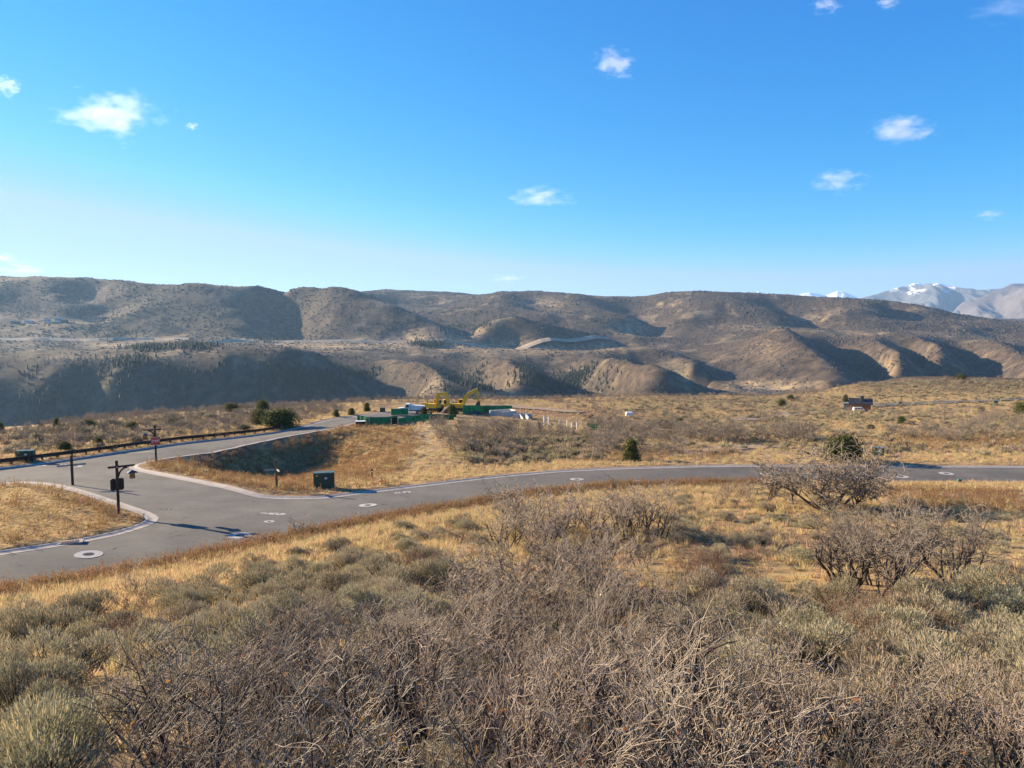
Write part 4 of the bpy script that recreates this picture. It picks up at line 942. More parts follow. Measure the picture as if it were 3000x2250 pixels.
straw_pts = (pick_rd(1.2, 7.0, 7500, 70, nearside) + pick_rd(5, 22, 5600, 79, nearside & ((cpx < 2050) | ((cpx < 2700) & (cpy < 1490))), 90) + pick_rd(3.2, 12, 5000, 71, ~nearside & ~islandl) + zone([(1950,1480),(3000,1470),(3000,1720),(1950,1740)], 800, 0, seed=72, wt=smooth(-.1,.3,fbm(cx_/3.1,cy_/3.1,2))>.4) + zone([(1950,1480),(3000,1470),(3000,1720),(1950,1740)], 500, 0, seed=78)
  + zone([(-60,1700),(1400,1500),(1950,1500),(2000,1800),(3000,1750),(3060,2500),(-60,2500)], 3300, 0, seed=73) + pick_rd(2.5, 30, 2200, 68, hollow)
  + zone([(1100,1250),(2050,1260),(3000,1200),(3000,1350),(1700,1365),(1100,1440)], 8000, 0, 1.0, seed=75) + zone([(1400,1170),(3000,1120),(3000,1220),(1500,1230)], 8000, 0, 1.0, seed=76) + zone([(0,1260),(1100,1180),(1100,1215),(500,1320),(0,1360)], 2500, 0, 1.0, seed=77))
stuff('dry_grass', straw_pts, tsrc, .7, 1.5, 8)
stuff('short_dry_grass', pick_rd(1.2, 14, 3400, 93, islandl) + pick_rd(1.1, 4.0, 3200, 94, ~nearside & ~islandl), tsrc, .28, .62, 12)
weed_pts = (pick_rd(.98, 2.2, 1500, 80, nearside & (cpx < 2300)) + pick_rd(.98, 4.0, 900, 81, nearside & (cpx < 2300)) + pick_rd(1.6, 3.4, 700, 82, ~nearside & (cpx < 1200)) + pick_rd(2.0, 30, 2800, 83, hollow)
  + zone([(2550,1440),(2700,1430),(3000,1450),(3000,1500),(2800,1500),(2600,1480)], 500, 0, seed=84) + zone([(0,1440),(420,1500),(440,1530),(300,1570),(0,1620)], 90, 0, 1.6, seed=85) + zone([(2600,1285),(3000,1270),(3000,1310),(2640,1320)], 500, 0, seed=86) + zone([(1780,1330),(2150,1320),(2150,1345),(1780,1352)], 260, 0, 2, seed=87))
stuff('rust_weeds', weed_pts, wsrc, .6, 1.25, 9)
stuff('brown_litter', zone(Z1, 420, .2, seed=95)+zone(Z1R, 60, .3, seed=96)+zone([(1330,1820),(1380,1690),(1960,1680),(2010,1830),(1700,1900)], 160, .3, seed=97), wsrc, .35, .7, 14, (.5,.8))

# stones
mstone = simple('field_stone', (.20,.145,.115), (.11,.085,.07), 3, .9, .6, .02, rnd=.25)
def stone_mesh(seed):
    r = np.random.default_rng(seed); bm = bmesh.new(); bmesh.ops.create_icosphere(bm, subdivisions=2, radius=.5)
    ax = [unit(r.normal(size=3)) for _ in range(7)]
    for v in bm.verts:
        for a in ax:
            d = v.co.dot(Vector(a)); 
            if d > .34: v.co -= Vector(a)*(d-.34)
        v.co.z *= .7
    me = bpy.data.meshes.new('stone'); bm.to_mesh(me); bm.free(); me.materials.append(mstone); return me
STONE = [stone_mesh(k) for k in range(4)]
bl = [(197,1835,.62,'pale grey boulder in the sagebrush at lower left'),(2650,1507,.42,'rounded brown boulder on the meadow below the large oak'),(2610,1530,.5,'flat brown boulder left of the rounded one on the stony meadow'),(2838,1540,.45,'upright dark stone on the meadow at right'),(2340,1487,.4,'dark stone at the foot of the spreading oak'),(1237,1281,.8,'pale boulder at the top of the sandy slope'),(2875,1563,.35,'small dark stone near the right edge of the meadow')]
bsrc = []
for k, (a, b, s, lb) in enumerate(bl):
    p = on_ground(a, b); o = link(bpy.data.objects.new('boulder', STONE[k % 4])); o.location = (p.x, p.y, p.z+.1*s); o.scale = (s, s*.9, s); o.rotation_euler = (.2, .1, k); tag(o, lb, 'rock'); bsrc.append(o)
stuff('loose_stones', zone([(1850,1500),(3000,1500),(3000,1700),(1950,1700)], 700, 0, seed=90)+zone([(600,1440),(1000,1440),(1300,1400),(900,1470)], 120, 0, seed=91)+zone([(0,1560),(400,1540),(400,1570),(0,1630)], 90, 0, seed=92), bsrc[:4], .06, .26, 10, (.5,.9), 0)

# ------------------------------------------------------------------ scrub, conifers and bare woods on the far slopes
fk = np.where((r_ > 560) & (r_ < 3600) & (np.abs(A.ravel()) < R(38)))[0]
fpx, fpy = gpx[fk], gpy[fk]; fwt = r_[fk]**1.1
def far_points(n, seed, sel=None, wt=None):
    r = np.random.default_rng(seed); w_ = fwt.copy()
    if wt is not None: w_ = w_*wt
    if sel is not None: w_ = w_*sel
    i = r.choice(len(fk), size=n, p=w_/w_.sum()); s = r_[fk[i]]
    x = GX[fk[i]]+r.normal(size=n)*.006*s; y = GY[fk[i]]+r.normal(size=n)*.006*s
    return np.column_stack([x, y, ground_z(x, y)])
def merged(name, pts, V0s, F0s, s, tall, mat, seed):
    r = np.random.default_rng(seed); n = len(pts); Vs = []; Fs = []; off = 0; var = r.integers(0, len(V0s), n)
    for k, (V0, F0) in enumerate(zip(V0s, F0s)):
        q = np.where(var == k)[0]
        if not len(q): continue
        sc = s[q][:,None]; a = r.uniform(0, 6.28, len(q)); ca_, sa_ = np.cos(a)[:,None], np.sin(a)[:,None]
        X = (V0[None,:,0]*ca_-V0[None,:,1]*sa_)*sc; Y = (V0[None,:,0]*sa_+V0[None,:,1]*ca_)*sc; Z = V0[None,:,2]*sc*tall[q][:,None]
        V = np.stack([X+pts[q,0:1], Y+pts[q,1:2], Z+pts[q,2:3]], 2).reshape(-1,3)
        Fs.append((F0[None]+(np.arange(len(q))*len(V0))[:,None,None]).reshape(-1, F0.shape[1])+off); Vs.append(V); off += len(V)
    o = link(bpy.data.objects.new(name, npmesh(name, np.vstack(Vs), np.vstack(Fs), mat))); return tag(o, kind='stuff')
def lump(seed):
    r = np.random.default_rng(seed); bm = bmesh.new(); bmesh.ops.create_icosphere(bm, subdivisions=1, radius=1); 
    V = np.array([v.co[:] for v in bm.verts]); bm.verts.index_update(); Fa = np.array([[v.index for v in f.verts] for f in bm.faces]); bm.free()
    keep = V[Fa].mean(1)[:,2] > -.35; Fa = Fa[keep]; V = V*(.75+.5*r.random((len(V),1))); V[:,2] *= .62; return V, Fa
L_ = [lump(k) for k in range(5)]
tanm = smooth(.02, .35, fm[fk]); pat = smooth(-.15, .35, fbm(GX[fk]/85, GY[fk]/85, 3)); sc_w = (1-.9*tanm)*(.12+pat**1.5)
pts = far_points(52000, 1, None, sc_w); rr2 = np.random.default_rng(2)
merged('hillside_scrub', pts, [a for a, b in L_], [b for a, b in L_], rr2.uniform(1.2, 3.2, len(pts))*np.clip(np.hypot(pts[:,0], pts[:,1])/1700, .6, 1.4), rr2.uniform(.7,1.1,len(pts)), mscr, 3)
def conifer(seed):
    r = np.random.default_rng(seed); V = []; Fa = []
    for t in range(4):
        z0 = .08+t*.22; z1 = z0+.36; rad = .26*(1-t*.21); n0 = len(V); m = 6
        for k in range(m):
            a = 6.283*k/m+t; q = rad*(.7+.6*r.random()); V.append((q*math.cos(a), q*math.sin(a), z0-.03*r.random()))
        V.append((0, 0, min(1.0, z1)))
        for k in range(m): Fa.append((n0+k, n0+(k+1) % m, n0+m))
    return np.array(V), np.array(Fa)
K_ = [conifer(k) for k in range(4)]
def sel(*bl): 
    s = np.zeros(len(fk)); 
    for b in bl: s = np.maximum(s, blob(fpx, fpy, *b))
    return s
cs = sel((150,1170,260,50),(450,1130,220,40),(750,1120,200,40),(980,1110,120,30),(1380,1125,60,30),(1640,1110,110,35),(430,1020,60,8),(620,1000,60,4),(780,1000,60,3),(340,985,60,8),(1400,960,60,8),(1260,1010,40,10),(560,1015,60,6),(380,1060,60,14))
pts = far_points(6500, 5, cs**1.8, .05+smooth(-.1,.4,fbm(GX[fk]/70, GY[fk]/70, 2))); merged('conifer_wood', pts, [a for a, b in K_], [b for a, b in K_], rr2.uniform(3, 10, len(pts)), np.ones(len(pts)), mcon, 6)
pts = far_points(900, 7, None, None); merged('scattered_conifers', pts, [a for a, b in K_], [b for a, b in K_], rr2.uniform(3, 6, len(pts)), np.ones(len(pts)), mcon, 8)
maspen = simple('bare_aspen', (.26,.235,.215), (.18,.16,.15), .3, .9, world=True)
def aspen(seed):
    r = np.random.default_rng(seed); S = []
    for k in range(5):
        x, y = r.normal(size=2)*.10; S.append((x, y, 0, x+r.normal()*.03, y+r.normal()*.03, .8+.2*r.random(), .014, .006))
        for j in range(4): z = .4+.12*j; S.append((x, y, z, x+r.normal()*.12, y+r.normal()*.12, z+.22, .008, .004))
    return tubes(np.array(S), 3)
Q_ = [aspen(k) for k in range(3)]
asp = sel((500,965,30,6),(470,962,50,8),(200,1065,120,10),(200,1015,40,8),(1290,985,40,10),(1120,905,40,5),(1030,965,30,10),(130,905,150,20),(300,1060,80,10))
pts = far_points(900, 9, asp**2); merged('bare_aspen_wood', pts, [a for a, b in Q_], [b for a, b in Q_], rr2.uniform(8, 13, len(pts)), np.ones(len(pts)), maspen, 10)

# ------------------------------------------------------------------ roadside furniture
mtimber = simple('dark_timber', (.060,.042,.030), (.035,.025,.019), 5, .85, .4, .01)
mtimber2 = simple('brown_timber', (.16,.105,.065), (.10,.066,.042), 6, .85, .4, .01)
mboard = simple('sign_board', (.028,.022,.018), (.02,.016,.013), 4, .7)
mred = simple('stop_red', (.52,.025,.022), (.45,.022,.02), 3, .45)
mwhite = simple('white_paint', (.78,.78,.76), (.70,.70,.68), 3, .6)
mblue = simple('lantern_roof', (.10,.12,.15), (.07,.085,.11), 8, .45, metal=.6)
mamber = simple('amber_glass', (.42,.20,.06), (.28,.12,.04), 10, .3)
msteel = simple('galvanised', (.45,.46,.47), (.36,.37,.38), 12, .45, metal=.8)
mgreen = simple('cabinet_green', (.042,.075,.042), (.032,.058,.034), 3, .5)
mgreenl = simple('cabinet_lid_green', (.085,.125,.095), (.07,.105,.08), 3, .4)
mpedg = simple('pedestal_green', (.07,.16,.09), (.055,.125,.07), 4, .55)
myel = simple('warning_yellow', (.72,.40,.04), (.65,.34,.03), 5, .6)
mhyd = simple('hydrant_red', (.42,.02,.02), (.33,.018,.018), 8, .45)
mrustst = simple('weathering_steel', (.040,.028,.022), (.026,.019,.016), 3, .75, .2, .005)
mredst = simple('red_stake', (.55,.07,.04), (.42,.05,.03), 6, .6)
mlid = simple('cast_iron', (.09,.07,.06), (.055,.045,.04), 14, .6, .5, .01, metal=.4)
mcollar = simple('collar_concrete', (.42,.39,.345), (.34,.31,.275), 5, .85, .2, .004)
mgrate = simple('rust_grate', (.16,.07,.045), (.10,.045,.03), 9, .8)
mpad = simple('pad_concrete', (.45,.44,.41), (.38,.37,.34), 4, .85)
mglassd = simple('dark_glass', (.02,.03,.04), (.015,.02,.03), 2, .08, spec=.6)

def lamp_post(px, py, rz, h, label, stop_front, mirror=1):
    p = on_ground(px, py); t = thing('lamp_post', label, 'lamp post', p, rz); m = mirror
    MB().box((0,0,h/2-.2), (.20,.20,h+.4), bev=.012).build('post', mtimber, t)
    MB().box((-.17,-.02,.06), (.22,.30,.16), bev=.02).build('footing', mpad, t)
    za = h*.885
    arm = MB(); arm.prism([(m*-.62,za-.03),(m*-.60,za+.09),(m*1.22,za+.09),(m*1.25,za+.03),(m*1.12,za-.05),(m*-.5,za-.07)], -.075, .075); ao = arm.build('crossarm', mtimber, t)
    br = MB(); pts = []
    for k in range(7):
        a = k/6*math.pi/2; pts.append((m*(.10+.62*(1-math.cos(a))), za-.78+.70*math.sin(a)))
    for k in range(6): br.beam((pts[k][0],0,pts[k][1]), (pts[k+1][0],0,pts[k+1][1]), .10, .13)
    br.build('brace', mtimber, t)
    MB().tube((0,-.13,za), (0,-.10,za), .045, .045, 8).build('bolt', msteel, t)
    lx = m*1.02; ln = MB(); ln.tube((lx,0,za-.05), (lx,0,za-.36), .008, .008, 5); ln.build('chain', msteel, t)
    z0 = za-.36
    rf = MB(); rf.prism([(0,0)], 0, 0) if False else None
    V = [(lx,0,z0+.02)]; 
    for a, b in ((-1,-1),(1,-1),(1,1),(-1,1)): V.append((lx+a*.34, b*.34, z0-.16))
    for a, b in ((-1,-1),(1,-1),(1,1),(-1,1)): V.append((lx+a*.34, b*.34, z0-.19))
    rf = MB().add(V, [(0,1,2),(0,2,3),(0,3,4),(0,4,1),(1,5,6,2),(2,6,7,3),(3,7,8,4),(4,8,5,1),(5,8,7,6)]).build('lantern_roof', mblue, t)
    lb = MB().box((lx,0,z0-.40), (.30,.30,.40)).build('lantern_glass', mamber, t)
    fr = MB()
    for a in (-1,1):
        for b in (-1,1): fr.box((lx+a*.155, b*.155, z0-.40), (.035,.035,.44))
    fr.box((lx,0,z0-.61), (.34,.34,.035)); fr.box((lx,0,z0-.40), (.345,.345,.025)); fr.build('lantern_frame', mtimber, lb)
    zs = h*.60 if stop_front else h*.565
    s = -1 if stop_front else 1
    c = .10; q = .46
    MB().prism([(-q+c,zs-q),(q-c,zs-q),(q,zs-q+c),(q,zs+q-c),(q-c,zs+q),(-q+c,zs+q),(-q,zs+q-c),(-q,zs-q+c)], s*.115, s*.155).build('sign_board', mboard, t)
    R8 = .44/math.cos(R(22.5)); octo = [(R8*.98*math.cos(R(22.5+45*k)), zs+R8*.98*math.sin(R(22.5+45*k))) for k in range(8)]; oc2 = [(a*.93, zs+(b-zs)*.93) for a, b in octo]
    so_ = MB().prism(octo, s*.157, s*.170).build('stop_sign', mwhite, t)
    MB().prism(oc2, s*.171, s*.176).build('red_field', mred, so_)
    cu = bpy.data.curves.new('stop', 'FONT'); cu.body = 'STOP'; cu.size = .33; cu.align_x = 'CENTER'; cu.align_y = 'CENTER'; cu.extrude = .002; cu.offset = .006
    to = bpy.data.objects.new('stop', cu); C.objects.link(to); bpy.context.view_layer.update()
    me = bpy.data.meshes.new_from_object(to.evaluated_get(bpy.context.evaluated_depsgraph_get())); C.objects.unlink(to); bpy.data.objects.remove(to)
    me.materials.clear(); me.materials.append(mwhite); lt = link(bpy.data.objects.new('stop_lettering', me), so_)
    lt.location = (0, s*.180, zs); lt.rotation_euler = (R(90), 0, 0 if s < 0 else R(180)); lt.scale = (.82, 1.15, 1)
    return t
lamp_post(348, 1511, R(36), 4.25, 'dark timber lamp post with hanging lantern and sign seen from behind, on left kerb corner', False)
lamp_post(458, 1361, R(24), 4.55, 'timber lamp post carrying the red octagonal STOP sign, left middle', True, -1)

mblade = simple('blade_board', (.035,.028,.024), (.025,.02,.018), 4, .7)
def name_post(px, py, h, b1, b2, label, mat):
    p = on_ground(px, py); t = thing('street_name_post', label, 'signpost', p, 0)
    MB().box((0,0,h/2-.2), (.17,.17,h+.4), bev=.01).build('post', mat, t)
    for k, (a, L) in enumerate((b1, b2)):
        z = h*.68-.02*k; bo = MB().box((.09+L/2,0,0), (L,.05,.17), bev=.008).build('name_blade', mblade, t)
        bo.location = (0,0,z); bo.rotation_euler = (0,0,a)
        fr = MB()
        for s in (-1, 1):
            fr.box((.09+L/2, s*.028, .068), (L-.06,.006,.014)); fr.box((.09+L/2, s*.028, -.068), (L-.06,.006,.014)); fr.box((.13, s*.028, 0), (.014,.006,.13)); fr.box((.05+L, s*.028, 0), (.014,.006,.13))
        fr.build('border', mwhite, bo)
        w_ = MB(); r = random.Random(k+px); x = .2
        while x < L-.05:
            d = r.uniform(.03,.06)
            for s in (-1, 1): w_.box((x+d/2, s*.028, 0), (d*.6,.006,.06))
            x += d+.012
        w_.build('lettering', mwhite, bo)
    return t
name_post(213, 1421, 2.7, (R(35), 1.0), (R(205), 1.05), 'dark timber signpost with two name blades on the left verge', mtimber)
name_post(811, 1434, 2.85, (R(205), 1.05), (R(-55), .95), 'brown timber signpost with two crossed name blades at the junction corner', mtimber2)

def cabinet(px, py, rz, w, d, h, label, sticker=True, mat=None, off=0):
    p = on_ground(px, py); t = thing('utility_cabinet', label, 'utility cabinet', p, rz)
    MB().box((0,0,-.02), (w+.35,d+.35,.16), bev=.01).build('concrete_pad', mpad, t)
    MB().prism([(-d/2,.06),(d/2+.10,.06),(d/2+.02,h*.42),(d/2,h*.44),(d/2-.05,h),(-d/2+.04,h)], -w/2, w/2, 'X').build('body', mat or mgreen, t)
    MB().box((0,-.005,h*.43), (w+.03,d+.015,.03)).build('seam', mat or mgreen, t)
    lid = MB().prism([(-d/2,h+.003),(d/2-.02,h+.003),(d/2-.04,h+.07),(-d/2+.04,h+.07)], -w/2-.03, w/2+.03, 'X').build('lid', mgreenl, t)
    for s in (-1, 1): MB().box((s*w*.3,-d/2+.005,h-.02), (.12,.03,.05)).build('hinge', msteel, t)
    MB().tube((-w/2+.06,-d/2-.01,h*.42),(-w/2+.06,-d/2-.06,h*.42), .03, .03, 8).build('padlock', msteel, t)
    if sticker:
        MB().box((w*.08,-d/2-.008,h*.72), (.26,.012,.16)).build('notice', mwhite, t); MB().box((w*.04,-d/2-.017,h*.73), (.12,.008,.08)).build('danger_mark', mredst, t)
        MB().box((-w*.34,-d/2-.008,h*.88), (.26,.012,.10)).build('warning_label', myel, t)
    return t
cabinet(950, 1434, R(14), 1.95, 1.0, 1.65, 'large dark green utility cabinet beside the main road right of the crossed signpost')
cabinet(76, 1352, R(16), 1.7, .9, 1.2, 'green utility cabinet half hidden behind the guardrail at far left')
cabinet(2572, 1340, R(-32), 1.4, 1.1, 1.35, 'green utility cabinet beyond the main road right of the large oak')
cabinet(1121, 1208, R(10), 1.1, .9, .95, 'green utility cabinet standing by the side road crest', False)
cabinet(2637, 1186, R(-10), 1.2, 1.0, .95, 'tiny green utility cabinet beside the far road nearest the small house', False)
cabinet(2916, 1183, R(-10), 1.2, 1.0, .95, 'tiny green utility cabinet on the near side of the far road at right', False)
p = on_ground(2811, 1421); t = thing('utility_pedestal', 'small green utility pedestal on the near kerb at right', 'pedestal', p, R(-20))
MB().prism([(-.24,-.1),(.24,-.1),(.17,.62),(-.17,.62)], -.2, .2).build('body', mpedg, t); MB().box((0,0,.645), (.40,.46,.05), bev=.01).build('cap', mpedg, t); MB().box((.21,0,.33), (.03,.05,.10)).build('latch', msteel, t)

p = on_ground(1090, 1408); t = thing('path_light', 'short timber path light with dark cap beside the main road', 'path light', p, R(10))
MB().box((0,0,.42), (.15,.15,1.0), bev=.01).build('post', mtimber2, t); MB().box((0,0,1.0), (.115,.115,.17)).build('lens', mwhite, t)
MB().add([(0,0,1.27),(-.17,-.17,1.10),(.17,-.17,1.10),(.17,.17,1.10),(-.17,.17,1.10),(-.17,-.17,1.075),(.17,-.17,1.075),(.17,.17,1.075),(-.17,.17,1.075)], [(0,1,2),(0,2,3),(0,3,4),(0,4,1),(1,5,6,2),(2,6,7,3),(3,7,8,4),(4,8,5,1),(5,8,7,6)]).build('cap', mtimber, t)
p = on_ground(1118, 1420); t = thing('fire_hydrant', 'red fire hydrant standing right of the path light', 'hydrant', p, .3)
MB().lathe([(.12,-.1),(.12,.05),(.09,.07),(.09,.42),(.13,.44),(.13,.48),(.11,.54),(.05,.60),(.03,.66)], 12).build('barrel', mhyd, t, True)
for a in (0, math.pi, -math.pi/2): MB().tube((.08*math.cos(a),.08*math.sin(a),.36), (.21*math.cos(a),.21*math.sin(a),.36), .055, .055, 8).build('outlet', mhyd, t)
MB().box((0,0,.69), (.05,.05,.05)).build('operating_nut', msteel, t)
def stake(px, py, h, lean, label, mat, r=.022):
    p = on_ground(px, py); mb = MB(); q = Vector((0,0,-.15))
    for k in range(5):
        f = (k+1)/5; n = Vector((lean*f*f, 0, h*f)); mb.tube(q, n, r, r*.9, 6); q = n
    o = mb.build('marker_stake', mat); o.location = p; return tag(o, label, 'stake')
stake(824, 1430, 1.7, .55, 'red curved marker stake right of the crossed signpost', mredst)
stake(889, 1422, 1.0, 0, 'thin wooden stake in a weed clump left of the large cabinet', mtimber2)
stake(172, 1316, 1.5, .1, 'thin reddish stake rising behind the guardrail at left', mredst)
stake(2301, 1350, 1.3, .08, 'pale leaning stake beyond the main road left of the large oak', mpad)
o = MB().beam((-.95,.25,.05),(.95,-.25,.05),.06,.06).build('red_pole', mredst); p = on_ground(2718, 1417); o.location = (p.x,p.y,p.z+.03); tag(o, 'red pole lying on the near verge left of the green pedestal', 'pole')
p = on_ground(800, 1420); o = MB().box((0,0,.03), (1.1,.8,.10), bev=.02).build('concrete_pad', mpad); o.location = p; tag(o, 'flat pale concrete slab behind the crossed signpost', 'slab')
p = on_ground(131, 1346); o = MB().box((0,0,.06), (1.2,.7,.16), bev=.02).build('concrete_pad', mpad); o.location = p; tag(o, 'flat pale slab on the far verge under the guardrail at left', 'slab')

# manholes and valve covers
def tilt(p):
    e = .4; nx = -(base_h([p.x+e],[p.y])[0]-base_h([p.x-e],[p.y])[0])/(2*e); ny = -(base_h([p.x],[p.y+e])[0]-base_h([p.x],[p.y-e])[0])/(2*e)
    return Vector((nx, ny, 1)).normalized().to_track_quat('Z','Y').to_euler()
def road_pt(px, py):
    Y = 60.0
    for _ in range(60):
        q = P(px, py, Y); z = base_h([q[0]],[q[1]])[0]; Y = Y*(z/q[2])**.7
    q = P(px, py, Y); return Vector((q[0], q[1], base_h([q[0]],[q[1]])[0]))
def manhole(px, py, R1, R2, label):
    p = road_pt(px, py); t = thing('manhole', label, 'manhole cover', p); t.rotation_euler = tilt(p)
    n = 28; V = []
    for rr_, z in ((R1,-.05),(R1,.012),(R2,.012),(R2,-.05)):
        for k in range(n): V.append((rr_*math.cos(6.2832*k/n), rr_*math.sin(6.2832*k/n), z))
    Fa = [(i*n+k, i*n+(k+1) % n, (i+1)*n+(k+1) % n, (i+1)*n+k) for i in range(3) for k in range(n)]
    meshobj('concrete_collar', V, Fa, mcollar, t)
    MB().lathe([(R2-.004,-.04),(R2-.004,.004),(R2*.86,.010),(R2*.84,.004)], n).build('lid', mlid, t)
    for k in range(3): MB().box((0,(k-1)*R2*.45,.010), (R2*1.1,R2*.12,.012)).build('rib', mlid, t)
    return t
for a, b, r1, r2, lb in [(260,1624,.78,.33,'large round manhole collar lowest left on the main road'),(703,1569,.78,.33,'large round manhole collar right of the lamp post shadow'),(1078,1480,.76,.32,'round manhole collar below the hydrant'),(1690,1404,.74,.32,'round manhole collar on the main road in mid picture'),
      (2640,1396,.78,.34,'round manhole collar just right of the large oak'),(2773,1387,.78,.34,'round manhole collar farthest right on the main road'),(789,1528,.38,.15,'small round valve cover alone between the large collars'),(1192,1442,.40,.16,'small valve cover near the far kerb below the hydrant'),(1165,1444,.30,.12,'smallest valve cover beside the one below the hydrant'),
      (219,1366,.78,.33,'flat manhole collar on the side road nearest the left signpost'),(186,1362,.34,.14,'small valve cover on the side road left of the flat collar'),(118,1364,.6,.25,'manhole collar at the side road kerb, far left'),(2240,1388,.5,.2,'pale manhole collar half hidden behind the oak at the road')]:
    manhole(a, b, r1, r2, lb)
p = road_pt(803, 1505); t = thing('valve_patch', 'pear-shaped pale concrete patch with valve covers on the road junction', 'concrete patch', p); t.rotation_euler = tilt(p)
out = [(-.95,-.35),(-.55,-.48),(-.1,-.42),(.35,-.18),(.8,.02),(1.15,.16),(1.1,.32),(.75,.34),(.3,.36),(-.2,.42),(-.7,.30),(-1.0,.0)]
MB().prism(out, -.05, .012, 'Z').build('concrete_patch', mcollar, t)
for x, y, r in ((-.15,.12,.13),(-.35,-.2,.14),(.5,.12,.10)): MB().lathe([(r,-.03),(r,.020),(r*.8,.024)], 14, (x,y,0)).build('valve_cover', mlid, t)
def drain(px, py, L, label, rz):
    p = road_pt(px, py); t = thing('storm_drain', label, 'drain', p, rz)
    MB().box((0,0,.03), (L+.5,.75,.12), bev=.01).build('apron', mconc, t)
    for k in range(7): MB().box((-L/2+L*(k+.5)/7,-.05,.10), (L/7*.62,.5,.03)).build('grate_bar', mgrate, t)
    return t
drain(205, 1591, 1.0, 'rust-coloured storm drain in the kerb at lower left', R(24)); drain(2698, 1367.5, 1.0, 'left one of the pair of rusty storm drains in the far kerb', 0); drain(2732, 1367.7, 1.0, 'right one of the pair of rusty storm drains in the far kerb', 0)

# guardrail on posts behind the side road
gl = L_side_far + np.column_stack([offset_line(L_side_far, 1)*1.9, np.zeros(len(L_side_far))]); gpxs, _ = proj(gl[:,0], gl[:,1], gl[:,2])
gl = gl[(gpxs > -160) & (gpxs < 836)]; gs = np.concatenate([[0], np.cumsum(np.linalg.norm(np.diff(gl[:, :2], axis=0), axis=1))])
gt = thing('guardrail', 'long dark weathered guardrail running along the side road at left', 'guardrail', (0,0,0)); step = 1.95; prev = None
for k in range(int(gs[-1]/step)+1):
    x = float(np.interp(k*step, gs, gl[:,0])); y = float(np.interp(k*step, gs, gl[:,1])); z = gz(x, y)
    q = Vector((x, y, z))
    ang = math.atan2(y-(prev.y if prev else y-1), x-(prev.x if prev else x))
    po = MB().box((0,0,.28), (.15,.20,.98)).build('post', mtimber, gt); po.location = q; po.rotation_euler = (0,0,ang)
    if prev is not None:
        a = prev+Vector((0,0,.62)); b = q+Vector((0,0,.62)); d = (b-a).normalized(); sd = Vector((-d.y, d.x, 0)).normalized()*-.14
        mb = MB(); prof = [(-.21,.00),(-.13,.08),(-.04,.0),(.04,.0),(.13,.08),(.21,.0)]; V = []
        for c in (a-d*.03, b+d*.03):
            for h, o_ in prof: V.append(c+sd+sd.normalized()*o_+Vector((0,0,h)))
            for h, o_ in prof[::-1]: V.append(c+sd+sd.normalized()*(o_-.02)+Vector((0,0,h)))
        n = 12; mb.add(V, [(i, (i+1) % n, n+(i+1) % n, n+i) for i in range(n)]+[tuple(range(n)), tuple(range(n, 2*n))[::-1]]); mb.build('rail', mrustst, gt)
    prev = q

# ------------------------------------------------------------------ building site
mfence = leafmat('fence_fabric', (.045,.22,.12), (.035,.175,.09), 1.6, .45, .05)
mfpost = simple('fence_pipe', (.30,.30,.29), (.24,.24,.23), 6, .5, metal=.5)
mblack = simple('black_tarp', (.012,.012,.012), (.02,.02,.02), 3, .8)
mexy = simple('machine_yellow', (.78,.45,.03), (.68,.37,.025), 2.5, .45)
mtrk = simple('track_rubber', (.05,.042,.035), (.10,.08,.06), 5, .9)
mearth = simple('dug_earth', (.14,.095,.065), (.09,.06,.042), 1.4, .95, .6, .08)
mcw = simple('foundation_concrete', (.52,.50,.45), (.43,.41,.37), 1.5, .85)
mtw = simple('truck_white', (.72,.72,.70), (.64,.64,.62), 2, .35)
mbluer = simple('blue_reflector', (.08,.10,.25), (.06,.08,.2), 3, .5)
def grounded(px, Y):
    X = (px-1500)/F*Y; X = X/cp if False else X; return Vector((X, Y, gz(X, Y)))
def atpx(px, py): return on_ground(px, py)
def fence(pts, h, label, holes=()):
    t = thing('construction_fence', label, 'fence', pts[0]); o0 = Vector(pts[0]); r = random.Random(int(pts[0].x*10))
    for a, b in zip(pts[:-1], pts[1:]):
        n = max(1, round((b-a).length/2.6))
        for k in range(n):
            p = a.lerp(b, k/n)-o0; q = a.lerp(b, (k+1)/n)-o0; p.z = gz(p.x+o0.x, p.y+o0.y)-o0.z; q.z = gz(q.x+o0.x, q.y+o0.y)-o0.z
            m = 6; V = []; d = (q-p).normalized(); sd = Vector((-d.y, d.x, 0))
            for j in range(m+1):
                c = p.lerp(q, j/m)
                for i in range(4):
                    z = .06+(h-.06)*i/3; w_ = 0 if j in (0, m) else (r.random()-.5)*.16
                    V.append(c+sd*w_+Vector((0,0,z-(.06 if j not in (0, m) and i == 3 else 0))))
            n4 = len(V); V += [v+sd*.012 for v in V]; Fa = []
            for j in range(m):
                for i in range(3):
                    a0 = j*4+i; Fa += [(a0, a0+4, a0+5, a0+1), (n4+a0, n4+a0+1, n4+a0+5, n4+a0+4)]
            for j in range(m): Fa += [(j*4, n4+j*4, n4+j*4+4, j*4+4), (j*4+3, j*4+7, n4+j*4+7, n4+j*4+3)]
            meshobj('fabric_panel', V, Fa, mfence, t)
            MB().tube((p.x,p.y,p.z-.2), (p.x,p.y,p.z+h+.05), .03, .03, 6).build('pipe_post', mfpost, t)
            for j in range(2):
                f = r.random(); c = p.lerp(q, f); MB().box((c.x-sd.x*.10*(1 if sd.y > 0 else -1), c.y-.11, c.z+h*(.35+.3*r.random())), (.16,.02,.22)).build('wind_vent', mblack, t)
        MB().tube((a-o0)+Vector((0,0,gz(a.x,a.y)-a.z+h)), (b-o0)+Vector((0,0,gz(b.x,b.y)-b.z+h)), .022, .022, 6).build('top_rail', mfpost, t)
    return t
